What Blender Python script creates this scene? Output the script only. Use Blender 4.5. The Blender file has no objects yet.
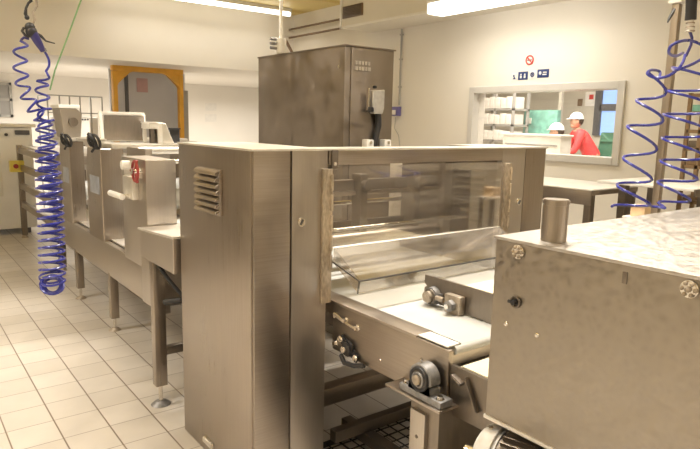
import bpy, bmesh, math, random
from mathutils import Vector, Matrix
random.seed(7)
S = bpy.context.scene
COL = S.collection
PI = math.pi

# ------------------------------------------------------------------ camera
CAM_H = 1.65
YAW, PITCH, ROLL, FPX = .651281, .163857, .0226797, 608.33
fw = Vector((math.sin(YAW)*math.cos(PITCH), math.cos(YAW)*math.cos(PITCH), -math.sin(PITCH)))
rt = Vector((math.cos(YAW), -math.sin(YAW), 0)); up = rt.cross(fw)
c_, s_ = math.cos(ROLL), math.sin(ROLL)
cr = rt*c_ + up*s_; cu = -rt*s_ + up*c_
cam_d = bpy.data.cameras.new('camera'); cam = bpy.data.objects.new('camera', cam_d); COL.objects.link(cam)
Mx = Matrix((cr, cu, -fw)).transposed().to_4x4(); Mx.translation = Vector((0, 0, CAM_H)); cam.matrix_world = Mx
cam_d.sensor_fit = 'HORIZONTAL'; cam_d.sensor_width = 36; cam_d.lens = FPX*36/700; cam_d.clip_start = .05; cam_d.clip_end = 100
S.camera = cam

def ray(x, y): return cr*((x-350)/FPX) + cu*((224.5-y)/FPX) + fw
def on_y(x, y, Y): d = ray(x, y); return Vector((d.x*Y/d.y, Y, d.z*Y/d.y + CAM_H))
def on_x(x, y, X): d = ray(x, y); return Vector((X, d.y*X/d.x, d.z*X/d.x + CAM_H))
def on_z(x, y, Z): d = ray(x, y); t = (Z-CAM_H)/d.z; return Vector((d.x*t, d.y*t, Z))

# ------------------------------------------------------------------ world, lights, exposure
W = bpy.data.worlds.new('world'); S.world = W; W.use_nodes = True
W.node_tree.nodes['Background'].inputs[0].default_value = (.9, .86, .78, 1)
W.node_tree.nodes['Background'].inputs[1].default_value = .15
S.view_settings.view_transform = 'Standard'; S.view_settings.look = 'None'
S.view_settings.gamma = 1; S.view_settings.use_curve_mapping = False
S.view_settings.exposure = -.05
LAMP = (1, .935, .845)
def area(name, loc, sx, sy, power, rot=(0, 0, 0), color=LAMP, spread=165):
    l = bpy.data.lights.new(name, 'AREA'); l.shape = 'RECTANGLE'; l.size = sx; l.size_y = sy; l.energy = power; l.color = color
    o = bpy.data.objects.new(name, l); COL.objects.link(o); o.location = loc; o.rotation_euler = rot; l.spread = math.radians(spread)
    return o
TUBES = [(4.25, 9.45, 3.1, 3.50)] + [(x, y, 3.0, 3.40) for y in (4.9, 1.9, -1.3) for x in (-1.6, 2.6)]  # first tube is in view; the other rows are added unseen to light the hall
for i, (x, y, L, z) in enumerate(TUBES):
    area('tube_light', (x, y, z-.075), L, .10, 75 if i else 12, spread=118 if i else 150)
area('wall_lamp_light', (5.40, 4.6, 2.94), .22, 1.7, 20)
area('side_room_fill', (7.6, 5.4, 3.1), 2.0, 2.4, 220)  # added fill to brighten the side room, no lamp in view
area('rear_hall_fill', (4.5, 12.6, 2.52), 9.0, .6, 270)  # added fill that brightens the far end, has no fixture

# ------------------------------------------------------------------ materials
def new_mat(name):
    m = bpy.data.materials.new(name); m.use_nodes = True
    nt = m.node_tree; b = nt.nodes['Principled BSDF']; return m, nt, b
def N(nt, t, **kw):
    n = nt.nodes.new(t)
    for k, v in kw.items():
        if k.startswith('i_'): n.inputs[k[2:]].default_value = v
        else: setattr(n, k, v)
    return n
def ramp(nt, fac, a, b, p0=0., p1=1.):
    r = nt.nodes.new('ShaderNodeValToRGB'); r.color_ramp.elements[0].position = p0; r.color_ramp.elements[1].position = p1
    r.color_ramp.elements[0].color = (*a, 1) if len(a) == 3 else a; r.color_ramp.elements[1].color = (*b, 1) if len(b) == 3 else b
    nt.links.new(fac, r.inputs[0]); return r.outputs[0]
def g3(v): return (v, v, v)
def simple(name, col, rough=.5, metal=0., var=.06, scale=6., bump=0., coat=0.):
    m, nt, b = new_mat(name)
    tc = N(nt, 'ShaderNodeTexCoord'); no = N(nt, 'ShaderNodeTexNoise'); no.inputs['Scale'].default_value = scale; no.inputs['Detail'].default_value = 4
    nt.links.new(tc.outputs['Object'], no.inputs['Vector'])
    lo = tuple(max(0, c*(1-var)) for c in col); hi = tuple(min(1, c*(1+var)) for c in col)
    nt.links.new(ramp(nt, no.outputs['Fac'], lo, hi, .3, .7), b.inputs['Base Color'])
    nt.links.new(ramp(nt, no.outputs['Fac'], g3(max(0, rough-.06)), g3(min(1, rough+.06)), .3, .7), b.inputs['Roughness'])
    b.inputs['Metallic'].default_value = metal; b.inputs['Coat Weight'].default_value = coat
    if bump:
        bp = N(nt, 'ShaderNodeBump'); bp.inputs['Strength'].default_value = bump; bp.inputs['Distance'].default_value = .002
        nt.links.new(no.outputs['Fac'], bp.inputs['Height']); nt.links.new(bp.outputs[0], b.inputs['Normal'])
    return m
def steel(name, col=(.60, .53, .44), rough=.34, stretch=(60, 60, 1.5), var=.10, bump=.05, big=.10, aniso=0.):
    """brushed stainless steel: fine streaks in roughness and bump, large soft smudges"""
    m, nt, b = new_mat(name)
    tc = N(nt, 'ShaderNodeTexCoord'); mp = N(nt, 'ShaderNodeMapping'); mp.inputs['Scale'].default_value = stretch
    no = N(nt, 'ShaderNodeTexNoise'); no.inputs['Scale'].default_value = 3; no.inputs['Detail'].default_value = 3
    nt.links.new(tc.outputs['Object'], mp.inputs[0]); nt.links.new(mp.outputs[0], no.inputs['Vector'])
    n2 = N(nt, 'ShaderNodeTexNoise'); n2.inputs['Scale'].default_value = 3.2; n2.inputs['Detail'].default_value = 5
    nt.links.new(tc.outputs['Object'], n2.inputs['Vector'])
    mx = N(nt, 'ShaderNodeMath', operation='ADD'); s1 = N(nt, 'ShaderNodeMath', operation='MULTIPLY'); s1.inputs[1].default_value = .5
    s2 = N(nt, 'ShaderNodeMath', operation='MULTIPLY'); s2.inputs[1].default_value = .5
    nt.links.new(no.outputs['Fac'], s1.inputs[0]); nt.links.new(n2.outputs['Fac'], s2.inputs[0])
    nt.links.new(s1.outputs[0], mx.inputs[0]); nt.links.new(s2.outputs[0], mx.inputs[1])
    lo = tuple(c*(1-var) for c in col); hi = tuple(min(1, c*(1+var)) for c in col)
    nt.links.new(ramp(nt, mx.outputs[0], lo, hi, .35, .65), b.inputs['Base Color'])
    nt.links.new(ramp(nt, mx.outputs[0], g3(rough-big/2), g3(rough+big), .35, .65), b.inputs['Roughness'])
    bp = N(nt, 'ShaderNodeBump'); bp.inputs['Strength'].default_value = bump; bp.inputs['Distance'].default_value = .001
    nt.links.new(no.outputs['Fac'], bp.inputs['Height']); nt.links.new(bp.outputs[0], b.inputs['Normal'])
    b.inputs['Metallic'].default_value = 1.; b.inputs['Anisotropic'].default_value = aniso
    return m
def swirl(name, col, rough=.36):
    """engine-turned steel: overlapping sanded patches"""
    m, nt, b = new_mat(name)
    tc = N(nt, 'ShaderNodeTexCoord'); vo = N(nt, 'ShaderNodeTexVoronoi'); vo.inputs['Scale'].default_value = 40
    nz = N(nt, 'ShaderNodeTexNoise'); nz.inputs['Scale'].default_value = 9; nz.inputs['Detail'].default_value = 6
    va = N(nt, 'ShaderNodeVectorMath', operation='MULTIPLY_ADD'); va.inputs[1].default_value = (.07, .07, .07)
    nt.links.new(tc.outputs['Object'], nz.inputs['Vector']); nt.links.new(nz.outputs['Color'], va.inputs[0]); nt.links.new(tc.outputs['Object'], va.inputs[2])
    nt.links.new(va.outputs[0], vo.inputs['Vector'])
    nt.links.new(ramp(nt, vo.outputs['Distance'], tuple(c*.89 for c in col), tuple(c*1.08 for c in col), .1, .8), b.inputs['Base Color'])
    nt.links.new(ramp(nt, vo.outputs['Distance'], g3(rough-.06), g3(rough+.20), .1, .8), b.inputs['Roughness'])
    bp = N(nt, 'ShaderNodeBump'); bp.inputs['Strength'].default_value = .06; bp.inputs['Distance'].default_value = .003
    nt.links.new(vo.outputs['Distance'], bp.inputs['Height']); nt.links.new(bp.outputs[0], b.inputs['Normal'])
    b.inputs['Metallic'].default_value = 1.
    return m
def emit(name, col, st):
    m, nt, b = new_mat(name); b.inputs['Base Color'].default_value = (*col, 1)
    b.inputs['Emission Color'].default_value = (*col, 1); b.inputs['Emission Strength'].default_value = st; return m
def glassy(name, col=(.95, .93, .9), rough=.04, alpha=.25, mixrough=.15):
    """clear sheet: mostly see-through, with a real gloss on top and faint scuffs"""
    m, nt, b = new_mat(name); nt.nodes.remove(b); out = nt.nodes['Material Output']
    tr = N(nt, 'ShaderNodeBsdfTransparent'); tr.inputs[0].default_value = (*col, 1)
    gl = N(nt, 'ShaderNodeBsdfGlossy'); gl.inputs['Roughness'].default_value = rough; gl.inputs[0].default_value = (.9, .88, .85, 1)
    fr = N(nt, 'ShaderNodeFresnel'); fr.inputs[0].default_value = 1.5
    ad = N(nt, 'ShaderNodeMath', operation='ADD'); ad.inputs[1].default_value = alpha*.15; ad.use_clamp = True
    fm_ = N(nt, 'ShaderNodeMath', operation='MULTIPLY'); fm_.inputs[1].default_value = .6
    nt.links.new(fr.outputs[0], fm_.inputs[0]); nt.links.new(fm_.outputs[0], ad.inputs[0])
    m1 = N(nt, 'ShaderNodeMixShader'); nt.links.new(ad.outputs[0], m1.inputs[0]); nt.links.new(tr.outputs[0], m1.inputs[1]); nt.links.new(gl.outputs[0], m1.inputs[2])
    df = N(nt, 'ShaderNodeBsdfDiffuse'); df.inputs[0].default_value = (.75, .71, .66, 1)
    tc = N(nt, 'ShaderNodeTexCoord'); mp = N(nt, 'ShaderNodeMapping'); mp.inputs['Scale'].default_value = (1.2, 1.2, 9)
    nz = N(nt, 'ShaderNodeTexNoise'); nz.inputs['Scale'].default_value = 3; nz.inputs['Detail'].default_value = 6
    nt.links.new(tc.outputs['Object'], mp.inputs[0]); nt.links.new(mp.outputs[0], nz.inputs['Vector'])
    sc = ramp(nt, nz.outputs['Fac'], g3(alpha*.35), g3(alpha*1.5), .42, .68)
    m2 = N(nt, 'ShaderNodeMixShader'); nt.links.new(sc, m2.inputs[0]); nt.links.new(m1.outputs[0], m2.inputs[1]); nt.links.new(df.outputs[0], m2.inputs[2])
    nt.links.new(m2.outputs[0], out.inputs[0]); return m

def tile_mat():
    m, nt, b = new_mat('floor_tiles')
    tc = N(nt, 'ShaderNodeTexCoord'); sp = N(nt, 'ShaderNodeSeparateXYZ'); nt.links.new(tc.outputs['Object'], sp.inputs[0])
    def line(out, org, pitch, half):
        a = N(nt, 'ShaderNodeMath', operation='SUBTRACT'); a.inputs[1].default_value = org - 100*pitch; nt.links.new(out, a.inputs[0])
        d = N(nt, 'ShaderNodeMath', operation='DIVIDE'); d.inputs[1].default_value = pitch; nt.links.new(a.outputs[0], d.inputs[0])
        f = N(nt, 'ShaderNodeMath', operation='FRACT'); nt.links.new(d.outputs[0], f.inputs[0])
        g = N(nt, 'ShaderNodeMath', operation='PINGPONG'); g.inputs[1].default_value = .5; nt.links.new(f.outputs[0], g.inputs[0])
        r = N(nt, 'ShaderNodeMapRange'); r.inputs['From Min'].default_value = half*.6/pitch; r.inputs['From Max'].default_value = half*1.5/pitch
        nt.links.new(g.outputs[0], r.inputs['Value'])
        fl = N(nt, 'ShaderNodeMath', operation='FLOOR'); nt.links.new(d.outputs[0], fl.inputs[0])
        return r.outputs[0], fl.outputs[0]
    lx, ix = line(sp.outputs[0], .617, .2325, .0034); ly, iy = line(sp.outputs[1], 3.227, .2365, .0022)
    mn = N(nt, 'ShaderNodeMath', operation='MINIMUM'); nt.links.new(lx, mn.inputs[0]); nt.links.new(ly, mn.inputs[1])
    cb = N(nt, 'ShaderNodeCombineXYZ'); nt.links.new(ix, cb.inputs[0]); nt.links.new(iy, cb.inputs[1])
    wn = N(nt, 'ShaderNodeTexWhiteNoise', noise_dimensions='2D'); nt.links.new(cb.outputs[0], wn.inputs['Vector'])
    tint = ramp(nt, wn.outputs['Value'], (.56, .51, .445), (.63, .58, .515))
    nz = N(nt, 'ShaderNodeTexNoise'); nz.inputs['Scale'].default_value = 4; nz.inputs['Detail'].default_value = 6; nt.links.new(tc.outputs['Object'], nz.inputs['Vector'])
    dirt = ramp(nt, nz.outputs['Fac'], g3(.90), g3(1.0), .3, .6)
    mu = N(nt, 'ShaderNodeMix', data_type='RGBA', blend_type='MULTIPLY'); mu.inputs[0].default_value = 1
    nt.links.new(tint, mu.inputs[6]); nt.links.new(dirt, mu.inputs[7])
    mi = N(nt, 'ShaderNodeMix', data_type='RGBA'); nt.links.new(mn.outputs[0], mi.inputs[0]); mi.inputs[6].default_value = (.20, .15, .11, 1); nt.links.new(mu.outputs[2], mi.inputs[7])
    nt.links.new(mi.outputs[2], b.inputs['Base Color'])
    nt.links.new(ramp(nt, nz.outputs['Fac'], g3(.28), g3(.42)), b.inputs['Roughness'])
    bp = N(nt, 'ShaderNodeBump'); bp.inputs['Strength'].default_value = .4; bp.inputs['Distance'].default_value = .002
    nt.links.new(mn.outputs[0], bp.inputs['Height']); nt.links.new(bp.outputs[0], b.inputs['Normal'])
    return m
def striped(name, a, bcol, axis, pitch, rough=.6, width=.5, soft=.1, metal=0.):
    m, nt, b = new_mat(name); tc = N(nt, 'ShaderNodeTexCoord'); sp = N(nt, 'ShaderNodeSeparateXYZ'); nt.links.new(tc.outputs['Object'], sp.inputs[0])
    d = N(nt, 'ShaderNodeMath', operation='DIVIDE'); d.inputs[1].default_value = pitch; nt.links.new(sp.outputs[axis], d.inputs[0])
    ad = N(nt, 'ShaderNodeMath', operation='ADD'); ad.inputs[1].default_value = 100; nt.links.new(d.outputs[0], ad.inputs[0])
    f = N(nt, 'ShaderNodeMath', operation='FRACT'); nt.links.new(ad.outputs[0], f.inputs[0])
    g = N(nt, 'ShaderNodeMath', operation='PINGPONG'); g.inputs[1].default_value = .5; nt.links.new(f.outputs[0], g.inputs[0])
    nt.links.new(ramp(nt, g.outputs[0], a, bcol, width*.5-soft*.5, width*.5+soft*.5), b.inputs['Base Color'])
    b.inputs['Roughness'].default_value = rough; b.inputs['Metallic'].default_value = metal
    bp = N(nt, 'ShaderNodeBump'); bp.inputs['Strength'].default_value = .3; bp.inputs['Distance'].default_value = .01
    nt.links.new(g.outputs[0], bp.inputs['Height']); nt.links.new(bp.outputs[0], b.inputs['Normal'])
    return m

M = {}
M['floor'] = tile_mat()
M['wall'] = simple('cream_wall_paint', (.85, .81, .735), .55, var=.02, scale=1.5, bump=.03)
M['wall2'] = simple('side_room_paint', (.62, .58, .50), .6, var=.03, scale=1.5)
M['ceil'] = striped('yellow_ceiling_panels', (.70, .52, .14), (.84, .68, .28), 1, 1.2, .5, .18, .1)
M['duct'] = simple('cream_duct_paint', (.80, .76, .67), .5, var=.02, scale=2)
M['white'] = simple('white_enamel', (.86, .84, .80), .35, var=.03)
M['offwhite'] = simple('worn_white_plastic', (.80, .77, .71), .45, var=.06, scale=9)
M['belt'] = simple('pale_conveyor_belt', (.55, .55, .525), .45, var=.03, scale=5)
M['beltc'] = simple('cream_conveyor_belt', (.82, .74, .56), .45, var=.04, scale=5)
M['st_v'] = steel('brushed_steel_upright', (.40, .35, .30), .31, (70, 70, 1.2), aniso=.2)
M['st_h'] = steel('brushed_steel_cross', (.43, .38, .33), .34, (1.2, 60, 60))
M['st_u'] = steel('brushed_steel_long', (.41, .36, .31), .36, (60, 1.2, 60))
M['st_b'] = steel('bright_steel_panel', (.51, .465, .415), .36, (60, 60, 1.5), var=.06)
M['st_d'] = steel('dull_brown_steel', (.27, .235, .20), .38, (20, 20, 3))
M['st_t'] = steel('mottled_brown_steel', (.31, .27, .235), .38, (5, 5, 4), bump=.02, big=.16)
M['st_dark'] = steel('dark_stained_steel', (.22, .19, .16), .45, (20, 20, 5))
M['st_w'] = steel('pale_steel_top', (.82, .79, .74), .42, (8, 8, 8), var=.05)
M['worn'] = steel('worn_hinge_steel', (.50, .43, .34), .5, (30, 30, 12), var=.35, bump=.4)
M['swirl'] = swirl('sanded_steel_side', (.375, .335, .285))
M['swirl_lit'] = swirl('sanded_steel_lit_top', (.52, .49, .455), .36)  # same hood steel, ceiling reflection put into a lighter lid colour
M['chrome'] = simple('polished_chrome', (.78, .74, .68), .16, 1., var=.03)
M['cast'] = simple('grey_cast_metal', (.27, .265, .265), .45, .5, var=.25, scale=40, bump=.3)
M['rust'] = simple('stained_cast_metal', (.42, .36, .29), .5, .7, var=.3, scale=40, bump=.3)
M['black'] = simple('black_rubber', (.025, .024, .025), .5)
M['dark'] = simple('dark_parts_and_gap_shade', (.05, .045, .04), .7)  # near-black for hoses, wires, eyes and marks, and shade painted into gaps
M['alu'] = simple('matt_aluminium', (.62, .61, .60), .42, .8, var=.1, scale=30)
M['blue'] = simple('blue_polyurethane_hose', (.028, .035, .30), .28, coat=.4)
M['navy'] = simple('dark_violet_hose', (.035, .03, .16), .3, coat=.3)
M['orange'] = simple('orange_painted_steel', (.80, .42, .05), .45, var=.12, scale=4)
M['greyp'] = simple('grey_door_curtain', (.60, .60, .63), .5, var=.05, scale=2)
M['dkgrey'] = simple('dark_grey_paint', (.10, .10, .11), .5)
M['pink'] = simple('faded_pink_paper', (.55, .36, .36), .7, var=.1)
M['yellow'] = simple('yellow_plastic', (.80, .66, .12), .4)
M['red'] = simple('red_plastic', (.30, .03, .025), .45)
M['redcloth'] = simple('red_work_shirt', (.78, .055, .06), .8, var=.12, scale=12, bump=.3)
M['whitecloth'] = simple('white_cotton', (.85, .84, .82), .85, var=.04, scale=20, bump=.2)
M['skin'] = simple('skin', (.52, .30, .20), .55, var=.05)
M['hair'] = simple('dark_hair', (.05, .03, .02), .7)
M['green'] = simple('green_machine_paint', (.22, .50, .42), .4, var=.3, scale=8)
M['dkgreen'] = simple('dark_green_plastic', (.05, .16, .10), .5)
M['gcord'] = simple('green_cord', (.22, .42, .20), .6)
M['window'] = simple('grey_window_frame', (.42, .41, .38), .5)
M['frame'] = simple('cream_window_frame', (.66, .64, .60), .4, var=.02)
M['sky'] = emit('daylight_window', (.28, .46, .88), .9)
M['lamp'] = emit('lamp_diffuser', (1, .95, .85), 6)
M['lampw'] = simple('white_lamp_housing', (.88, .86, .82), .35, var=.02)
M['blueplate'] = simple('blue_safety_plate', (.02, .045, .17), .5, var=.02)
M['signwhite'] = simple('sign_white', (.85, .83, .80), .5, var=.02)
M['signred'] = simple('sign_red', (.65, .05, .04), .5, var=.02)
M['brown'] = simple('brown_painted_pipe', (.20, .13, .08), .5)
M['rack'] = simple('brown_coated_rack', (.28, .19, .11), .45, .4)
M['orangeplastic'] = simple('pale_orange_plastic', (.85, .62, .38), .5)
M['glass'] = glassy('clear_guard_sheet', alpha=.06)
M['winglass'] = glassy('window_glass', col=(.97, .96, .94), alpha=.03)
M['box'] = simple('white_cardboard', (.78, .75, .70), .7, var=.06, scale=5)
M['bluepatch'] = simple('pale_blue_patch', (.44, .47, .54), .35, .5, var=.2, scale=14)
M['violet'] = simple('violet_switch_box', (.16, .14, .34), .45)
M['etch'] = simple('pale_etched_letters', (.46, .41, .35), .6, var=.1)
M['slot'] = simple('shelf_grey', (.36, .35, .33), .6)

# ------------------------------------------------------------------ mesh helpers
ROOT = {}
class MB:
    def __init__(s): s.bm = bmesh.new()
    def box(s, x0, x1, y0, y1, z0, z1, bev=0., seg=2):
        t = bmesh.new(); bmesh.ops.create_cube(t, size=1)
        for v in t.verts: v.co = Vector((x0+(x1-x0)*(v.co.x+.5), y0+(y1-y0)*(v.co.y+.5), z0+(z1-z0)*(v.co.z+.5)))
        if bev: bmesh.ops.bevel(t, geom=t.edges[:], offset=bev, segments=seg, affect='EDGES', profile=.6)
        s._add(t); return s
    def _add(s, t, mat=None):
        if mat is not None: t.transform(mat)
        me = bpy.data.meshes.new('tmp'); t.to_mesh(me); t.free(); s.bm.from_mesh(me); bpy.data.meshes.remove(me)
    def obox(s, c, size, rot, bev=0.):
        t = bmesh.new(); bmesh.ops.create_cube(t, size=1)
        for v in t.verts: v.co = Vector((v.co.x*size[0], v.co.y*size[1], v.co.z*size[2]))
        if bev: bmesh.ops.bevel(t, geom=t.edges[:], offset=bev, segments=2, affect='EDGES')
        s._add(t, Matrix.Translation(c) @ rot.to_4x4()); return s
    def bar(s, p, q, w, h, bev=0.):
        p, q = Vector(p), Vector(q); d = q-p; z = d.normalized()
        x = Vector((0, 0, 1)).cross(z)
        if x.length < 1e-3: x = Vector((1, 0, 0))
        x.normalize(); y = z.cross(x); R = Matrix((x, y, z)).transposed()
        return s.obox((p+q)/2, (w, h, d.length), R, bev)
    def cyl(s, p, q, r, r2=None, seg=20, bev=0.):
        p, q = Vector(p), Vector(q); d = q-p; r2 = r if r2 is None else r2
        t = bmesh.new(); bmesh.ops.create_cone(t, cap_ends=True, segments=seg, radius1=r, radius2=r2, depth=d.length)
        if bev:
            ed = [e for e in t.edges if abs(e.verts[0].co.z-e.verts[1].co.z) < 1e-6]
            bmesh.ops.bevel(t, geom=ed, offset=bev, segments=2, affect='EDGES')
        s._add(t, Matrix.Translation((p+q)/2) @ d.to_track_quat('Z', 'Y').to_matrix().to_4x4()); return s
    def ball(s, c, r, sc=(1, 1, 1), seg=16):
        t = bmesh.new(); bmesh.ops.create_uvsphere(t, u_segments=seg, v_segments=seg//2+2, radius=r)
        s._add(t, Matrix.Translation(Vector(c)) @ Matrix.Diagonal((*sc, 1))); return s
    def torus(s, c, axis, R, r, seg=28, k=8):
        c = Vector(c); z = Vector(axis).normalized(); x = z.orthogonal().normalized(); y = z.cross(x)
        return s.tube([c + x*R*math.cos(a) + y*R*math.sin(a) for a in [2*PI*i/seg for i in range(seg)]], r, k, True)
    def tube(s, pts, r, k=8, closed=False):
        pts = [Vector(p) for p in pts]; n = len(pts); bm = s.bm; rings = []
        prev = None
        for i in range(n):
            a = pts[(i-1) % n] if (closed or i > 0) else pts[i]; b = pts[(i+1) % n] if (closed or i < n-1) else pts[i]
            t = (b-a).normalized()
            if prev is None: u = t.orthogonal().normalized()
            else: u = (prev - t*prev.dot(t)).normalized()
            prev = u; w = t.cross(u); rr = r[i] if isinstance(r, (list, tuple)) else r
            rings.append([bm.verts.new(pts[i] + (u*math.cos(2*PI*j/k) + w*math.sin(2*PI*j/k))*rr) for j in range(k)])
        for i in range(n if closed else n-1):
            A, B = rings[i], rings[(i+1) % n]
            for j in range(k): bm.faces.new((A[j], A[(j+1) % k], B[(j+1) % k], B[j]))
        if not closed: bm.faces.new(rings[0][::-1]); bm.faces.new(rings[-1])
        return s
    def prism(s, poly, vec, bev=0.):
        t = bmesh.new(); f = t.faces.new([t.verts.new(Vector(p)) for p in poly])
        ex = bmesh.ops.extrude_face_region(t, geom=[f]); vec = Vector(vec)
        for v in [g for g in ex['geom'] if isinstance(g, bmesh.types.BMVert)]: v.co += vec
        bmesh.ops.recalc_face_normals(t, faces=t.faces)
        if bev: bmesh.ops.bevel(t, geom=t.edges[:], offset=bev, segments=1, affect='EDGES')
        s._add(t); return s
    def build(s, name, mat, parent=None, smooth=True):
        L = ROOT.get(parent.name, Vector()) if parent else Vector()
        bmesh.ops.recalc_face_normals(s.bm, faces=s.bm.faces)
        base = L
        if parent is None:                      # origin at the base of the mesh
            xs = [v.co for v in s.bm.verts]
            base = Vector(((min(v.x for v in xs)+max(v.x for v in xs))/2, (min(v.y for v in xs)+max(v.y for v in xs))/2, min(v.z for v in xs)))
        for v in s.bm.verts: v.co -= base
        me = bpy.data.meshes.new(name); s.bm.to_mesh(me); s.bm.free(); me.materials.append(M[mat] if isinstance(mat, str) else mat)
        if smooth:
            me.polygons.foreach_set('use_smooth', [True]*len(me.polygons)); me.set_sharp_from_angle(angle=math.radians(35))
        o = bpy.data.objects.new(name, me); COL.objects.link(o)
        if parent: o.parent = parent; ROOT[o.name] = L
        else: o.location = base; ROOT[o.name] = base
        return o
def thing(name, label, cat, loc, group=None):
    o = bpy.data.objects.new(name, None); COL.objects.link(o); o.empty_display_size = .05
    o.location = loc; ROOT[o.name] = Vector(loc); o['label'] = label; o['category'] = cat
    if group: o['group'] = group
    return o
def tag(o, label, cat, group=None):
    o['label'] = label; o['category'] = cat
    if group: o['group'] = group
    return o
def struct(name, mb, mat, parent=None):
    o = mb.build(name, mat, parent, smooth=False)
    if parent is None:
        o['kind'] = 'structure'
        L = o.location.copy()                   # setting keeps world coordinates for its textures
        for v in o.data.vertices: v.co += L
        o.location = (0, 0, 0); ROOT[o.name] = Vector()
    return o
def dup(o, delta, label=None):
    """copy a thing, its parts and their sub-parts"""
    def rec(a, par):
        c = a.copy(); COL.objects.link(c)
        if par: c.parent = par
        ROOT[c.name] = Vector()
        for ch in list(a.children): rec(ch, c)
        return c
    c = rec(o, None); c.location = Vector(o.location) + Vector(delta)
    if label: c['label'] = label
    return c
def hexbolt(mb, c, axis, r=.007, h=.006):
    c = Vector(c); a = Vector(axis).normalized(); mb.cyl(c, c+a*h, r, seg=6); mb.cyl(c, c+a*.0015, r*1.5, seg=16); return mb

# ================================================================== SETTING
XW = 6.2; ZC = 3.6; YB = 10.0; YE = 14.9; ZS = 2.55
struct('floor', MB().box(-4.5, 12, -4.5, 15.2, -.1, 0), 'floor')
struct('ceiling', MB().box(-4.5, XW+.2, -4.5, YB, ZC, ZC+.1), 'ceil')
struct('wall_left', MB().box(-4.6, -4.5, -4.5, 15, 0, 3.7), 'wall')
struct('wall_back', MB().box(-4.5, 12, -4.6, -4.5, 0, 3.7), 'wall')
struct('wall_far', MB().box(-4.5, 12, YE, YE+.1, 0, 3.7), 'wall')
struct('trim_1', MB().box(-4.5, 12, YB, YE, ZS, ZC+.1), 'wall')           # lowered ceiling over the far end
# right wall with the window opening
wy0, wy1, wz0, wz1 = 3.50, 5.52, 1.335, 2.10
mb = MB(); mb.box(XW, XW+.2, -4.5, wy0, 0, ZC); mb.box(XW, XW+.2, wy1, YB, 0, ZC)
mb.box(XW, XW+.2, wy0, wy1, 0, wz0); mb.box(XW, XW+.2, wy0, wy1, wz1, ZC)
struct('wall_right', mb, 'wall')
t = MB(); e = .06
for a in ((wy0-e, wy0+.02, wz0-e, wz1+e), (wy1-.02, wy1+e, wz0-e, wz1+e), (wy0, wy1, wz0-e, wz0+.02), (wy0, wy1, wz1-.02, wz1+e)):
    t.box(XW-.03, XW+.21, a[0], a[1], a[2], a[3], .006)
wf = struct('window_1', t, 'frame')
pn = MB().box(XW+.08, XW+.09, wy0, wy1, wz0, wz1).build('window_pane', 'winglass', wf)
# room beyond the window
struct('wall_side_room_far', MB().box(10.4, 10.5, 1.5, 9.9, 0, 3.2), 'wall2')
struct('wall_side_room_left', MB().box(XW+.2, 10.5, 9.9, 10.0, 0, 3.2), 'wall2')
struct('wall_side_room_right', MB().box(XW+.2, 10.5, 1.4, 1.5, 0, 3.2), 'wall2')
struct('wall_side_room_partition', MB().box(9.6, 9.66, 6.5, 6.56, 0, 3.2), 'wall2')
struct('ceiling_side_room', MB().box(XW+.2, 10.5, 1.4, 10.0, 3.2, 3.3), 'wall')
# far left window in the far wall
a, b_ = on_y(-12, 83, YE-.02), on_y(11, 83, YE-.02)
zt, zb = b_.z, on_y(11, 117, YE-.02).z
fm = MB(); fm.box(a.x-.05, a.x+.02, YE-.06, YE, zb, zt); fm.box(b_.x-.05, b_.x, YE-.06, YE, zb, zt)
for z in (zb, (zb+zt)/2-.02, zt-.05): fm.box(a.x, b_.x, YE-.06, YE, z, z+.05)
fm.box(1.95, 1.99, YE-.06, YE, zb, zt)
w2 = struct('window_2', fm, 'window')
MB().box(a.x, b_.x-.03, YE-.03, YE-.01, zb, zt).build('window_pane', 'slot', w2)
# service duct along the right wall, its end cap and rim
d = MB().box(5.6, XW, -4.4, 7.68, 3.06, ZC); struct('trim_2', d, 'duct')
r_ = MB(); r_.box(5.585, 5.60, -4.4, 7.70, 3.055, 3.085); r_.box(5.585, 5.60, 7.66, 7.70, 3.055, ZC)
struct('trim_3', r_, 'lampw')
struct('baseboard_right', MB().box(XW-.015, XW, -4.4, YB, 0, .12), 'window')

# ================================================================== CEILING THINGS
def lamp(x0, x1, y0, y1, z0, z1, label, ax):
    r = thing('ceiling_lamp', label, 'lamp', ((x0+x1)/2, (y0+y1)/2, z0))
    MB().box(x0, x1, y0, y1, (z0+z1)/2, z1, .008).build('housing', 'lampw', r)
    MB().box(x0+.02, x1-.02, y0+.02, y1-.02, z0, (z0+z1)/2, .015).build('diffuser', 'lamp', r)
    for e_ in (0, 1):
        if ax: xe = (x0, x1-.02)[e_]; m = MB().box(xe, xe+.02, y0-.002, y1+.002, z0-.002, z1, .004)
        else: ye = (y0, y1-.02)[e_]; m = MB().box(x0-.002, x1+.002, ye, ye+.02, z0-.002, z1, .004)
        m.build('end_cap', 'lampw', r)
    return r
for i, (x, y, L, z) in enumerate(TUBES[:1]):
    lamp(x-L/2+.0, x+L/2+.0, y-.04, y+.04, z-.03, ZC, 'long bright fluorescent tube lamp under the yellow ceiling', True)
for i, (x, y, L, z) in enumerate(TUBES[1:]):  # added tube lamps out of view, there to light the hall
    r = lamp(x-L/2, x+L/2, y-.07, y+.07, z-.06, ZC, 'unseen fluorescent tube lamp added on the hall ceiling to light the room', True)
    r['group'] = 'added hall tube lamps'
lamp(5.26, 5.54, 3.7, 5.5, 2.96, 3.2, 'wide glowing white lamp box hanging in front of the cream duct', False)
vg = thing('ventilation_grille', 'brown louvred ventilation grille on the end of the cream duct', 'vent', (5.58, 7.38, 3.19))
MB().box(5.575, 5.60, 7.15, 7.62, 3.19, 3.36, .004).build('grille_frame', 'brown', vg)
m = MB()
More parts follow.
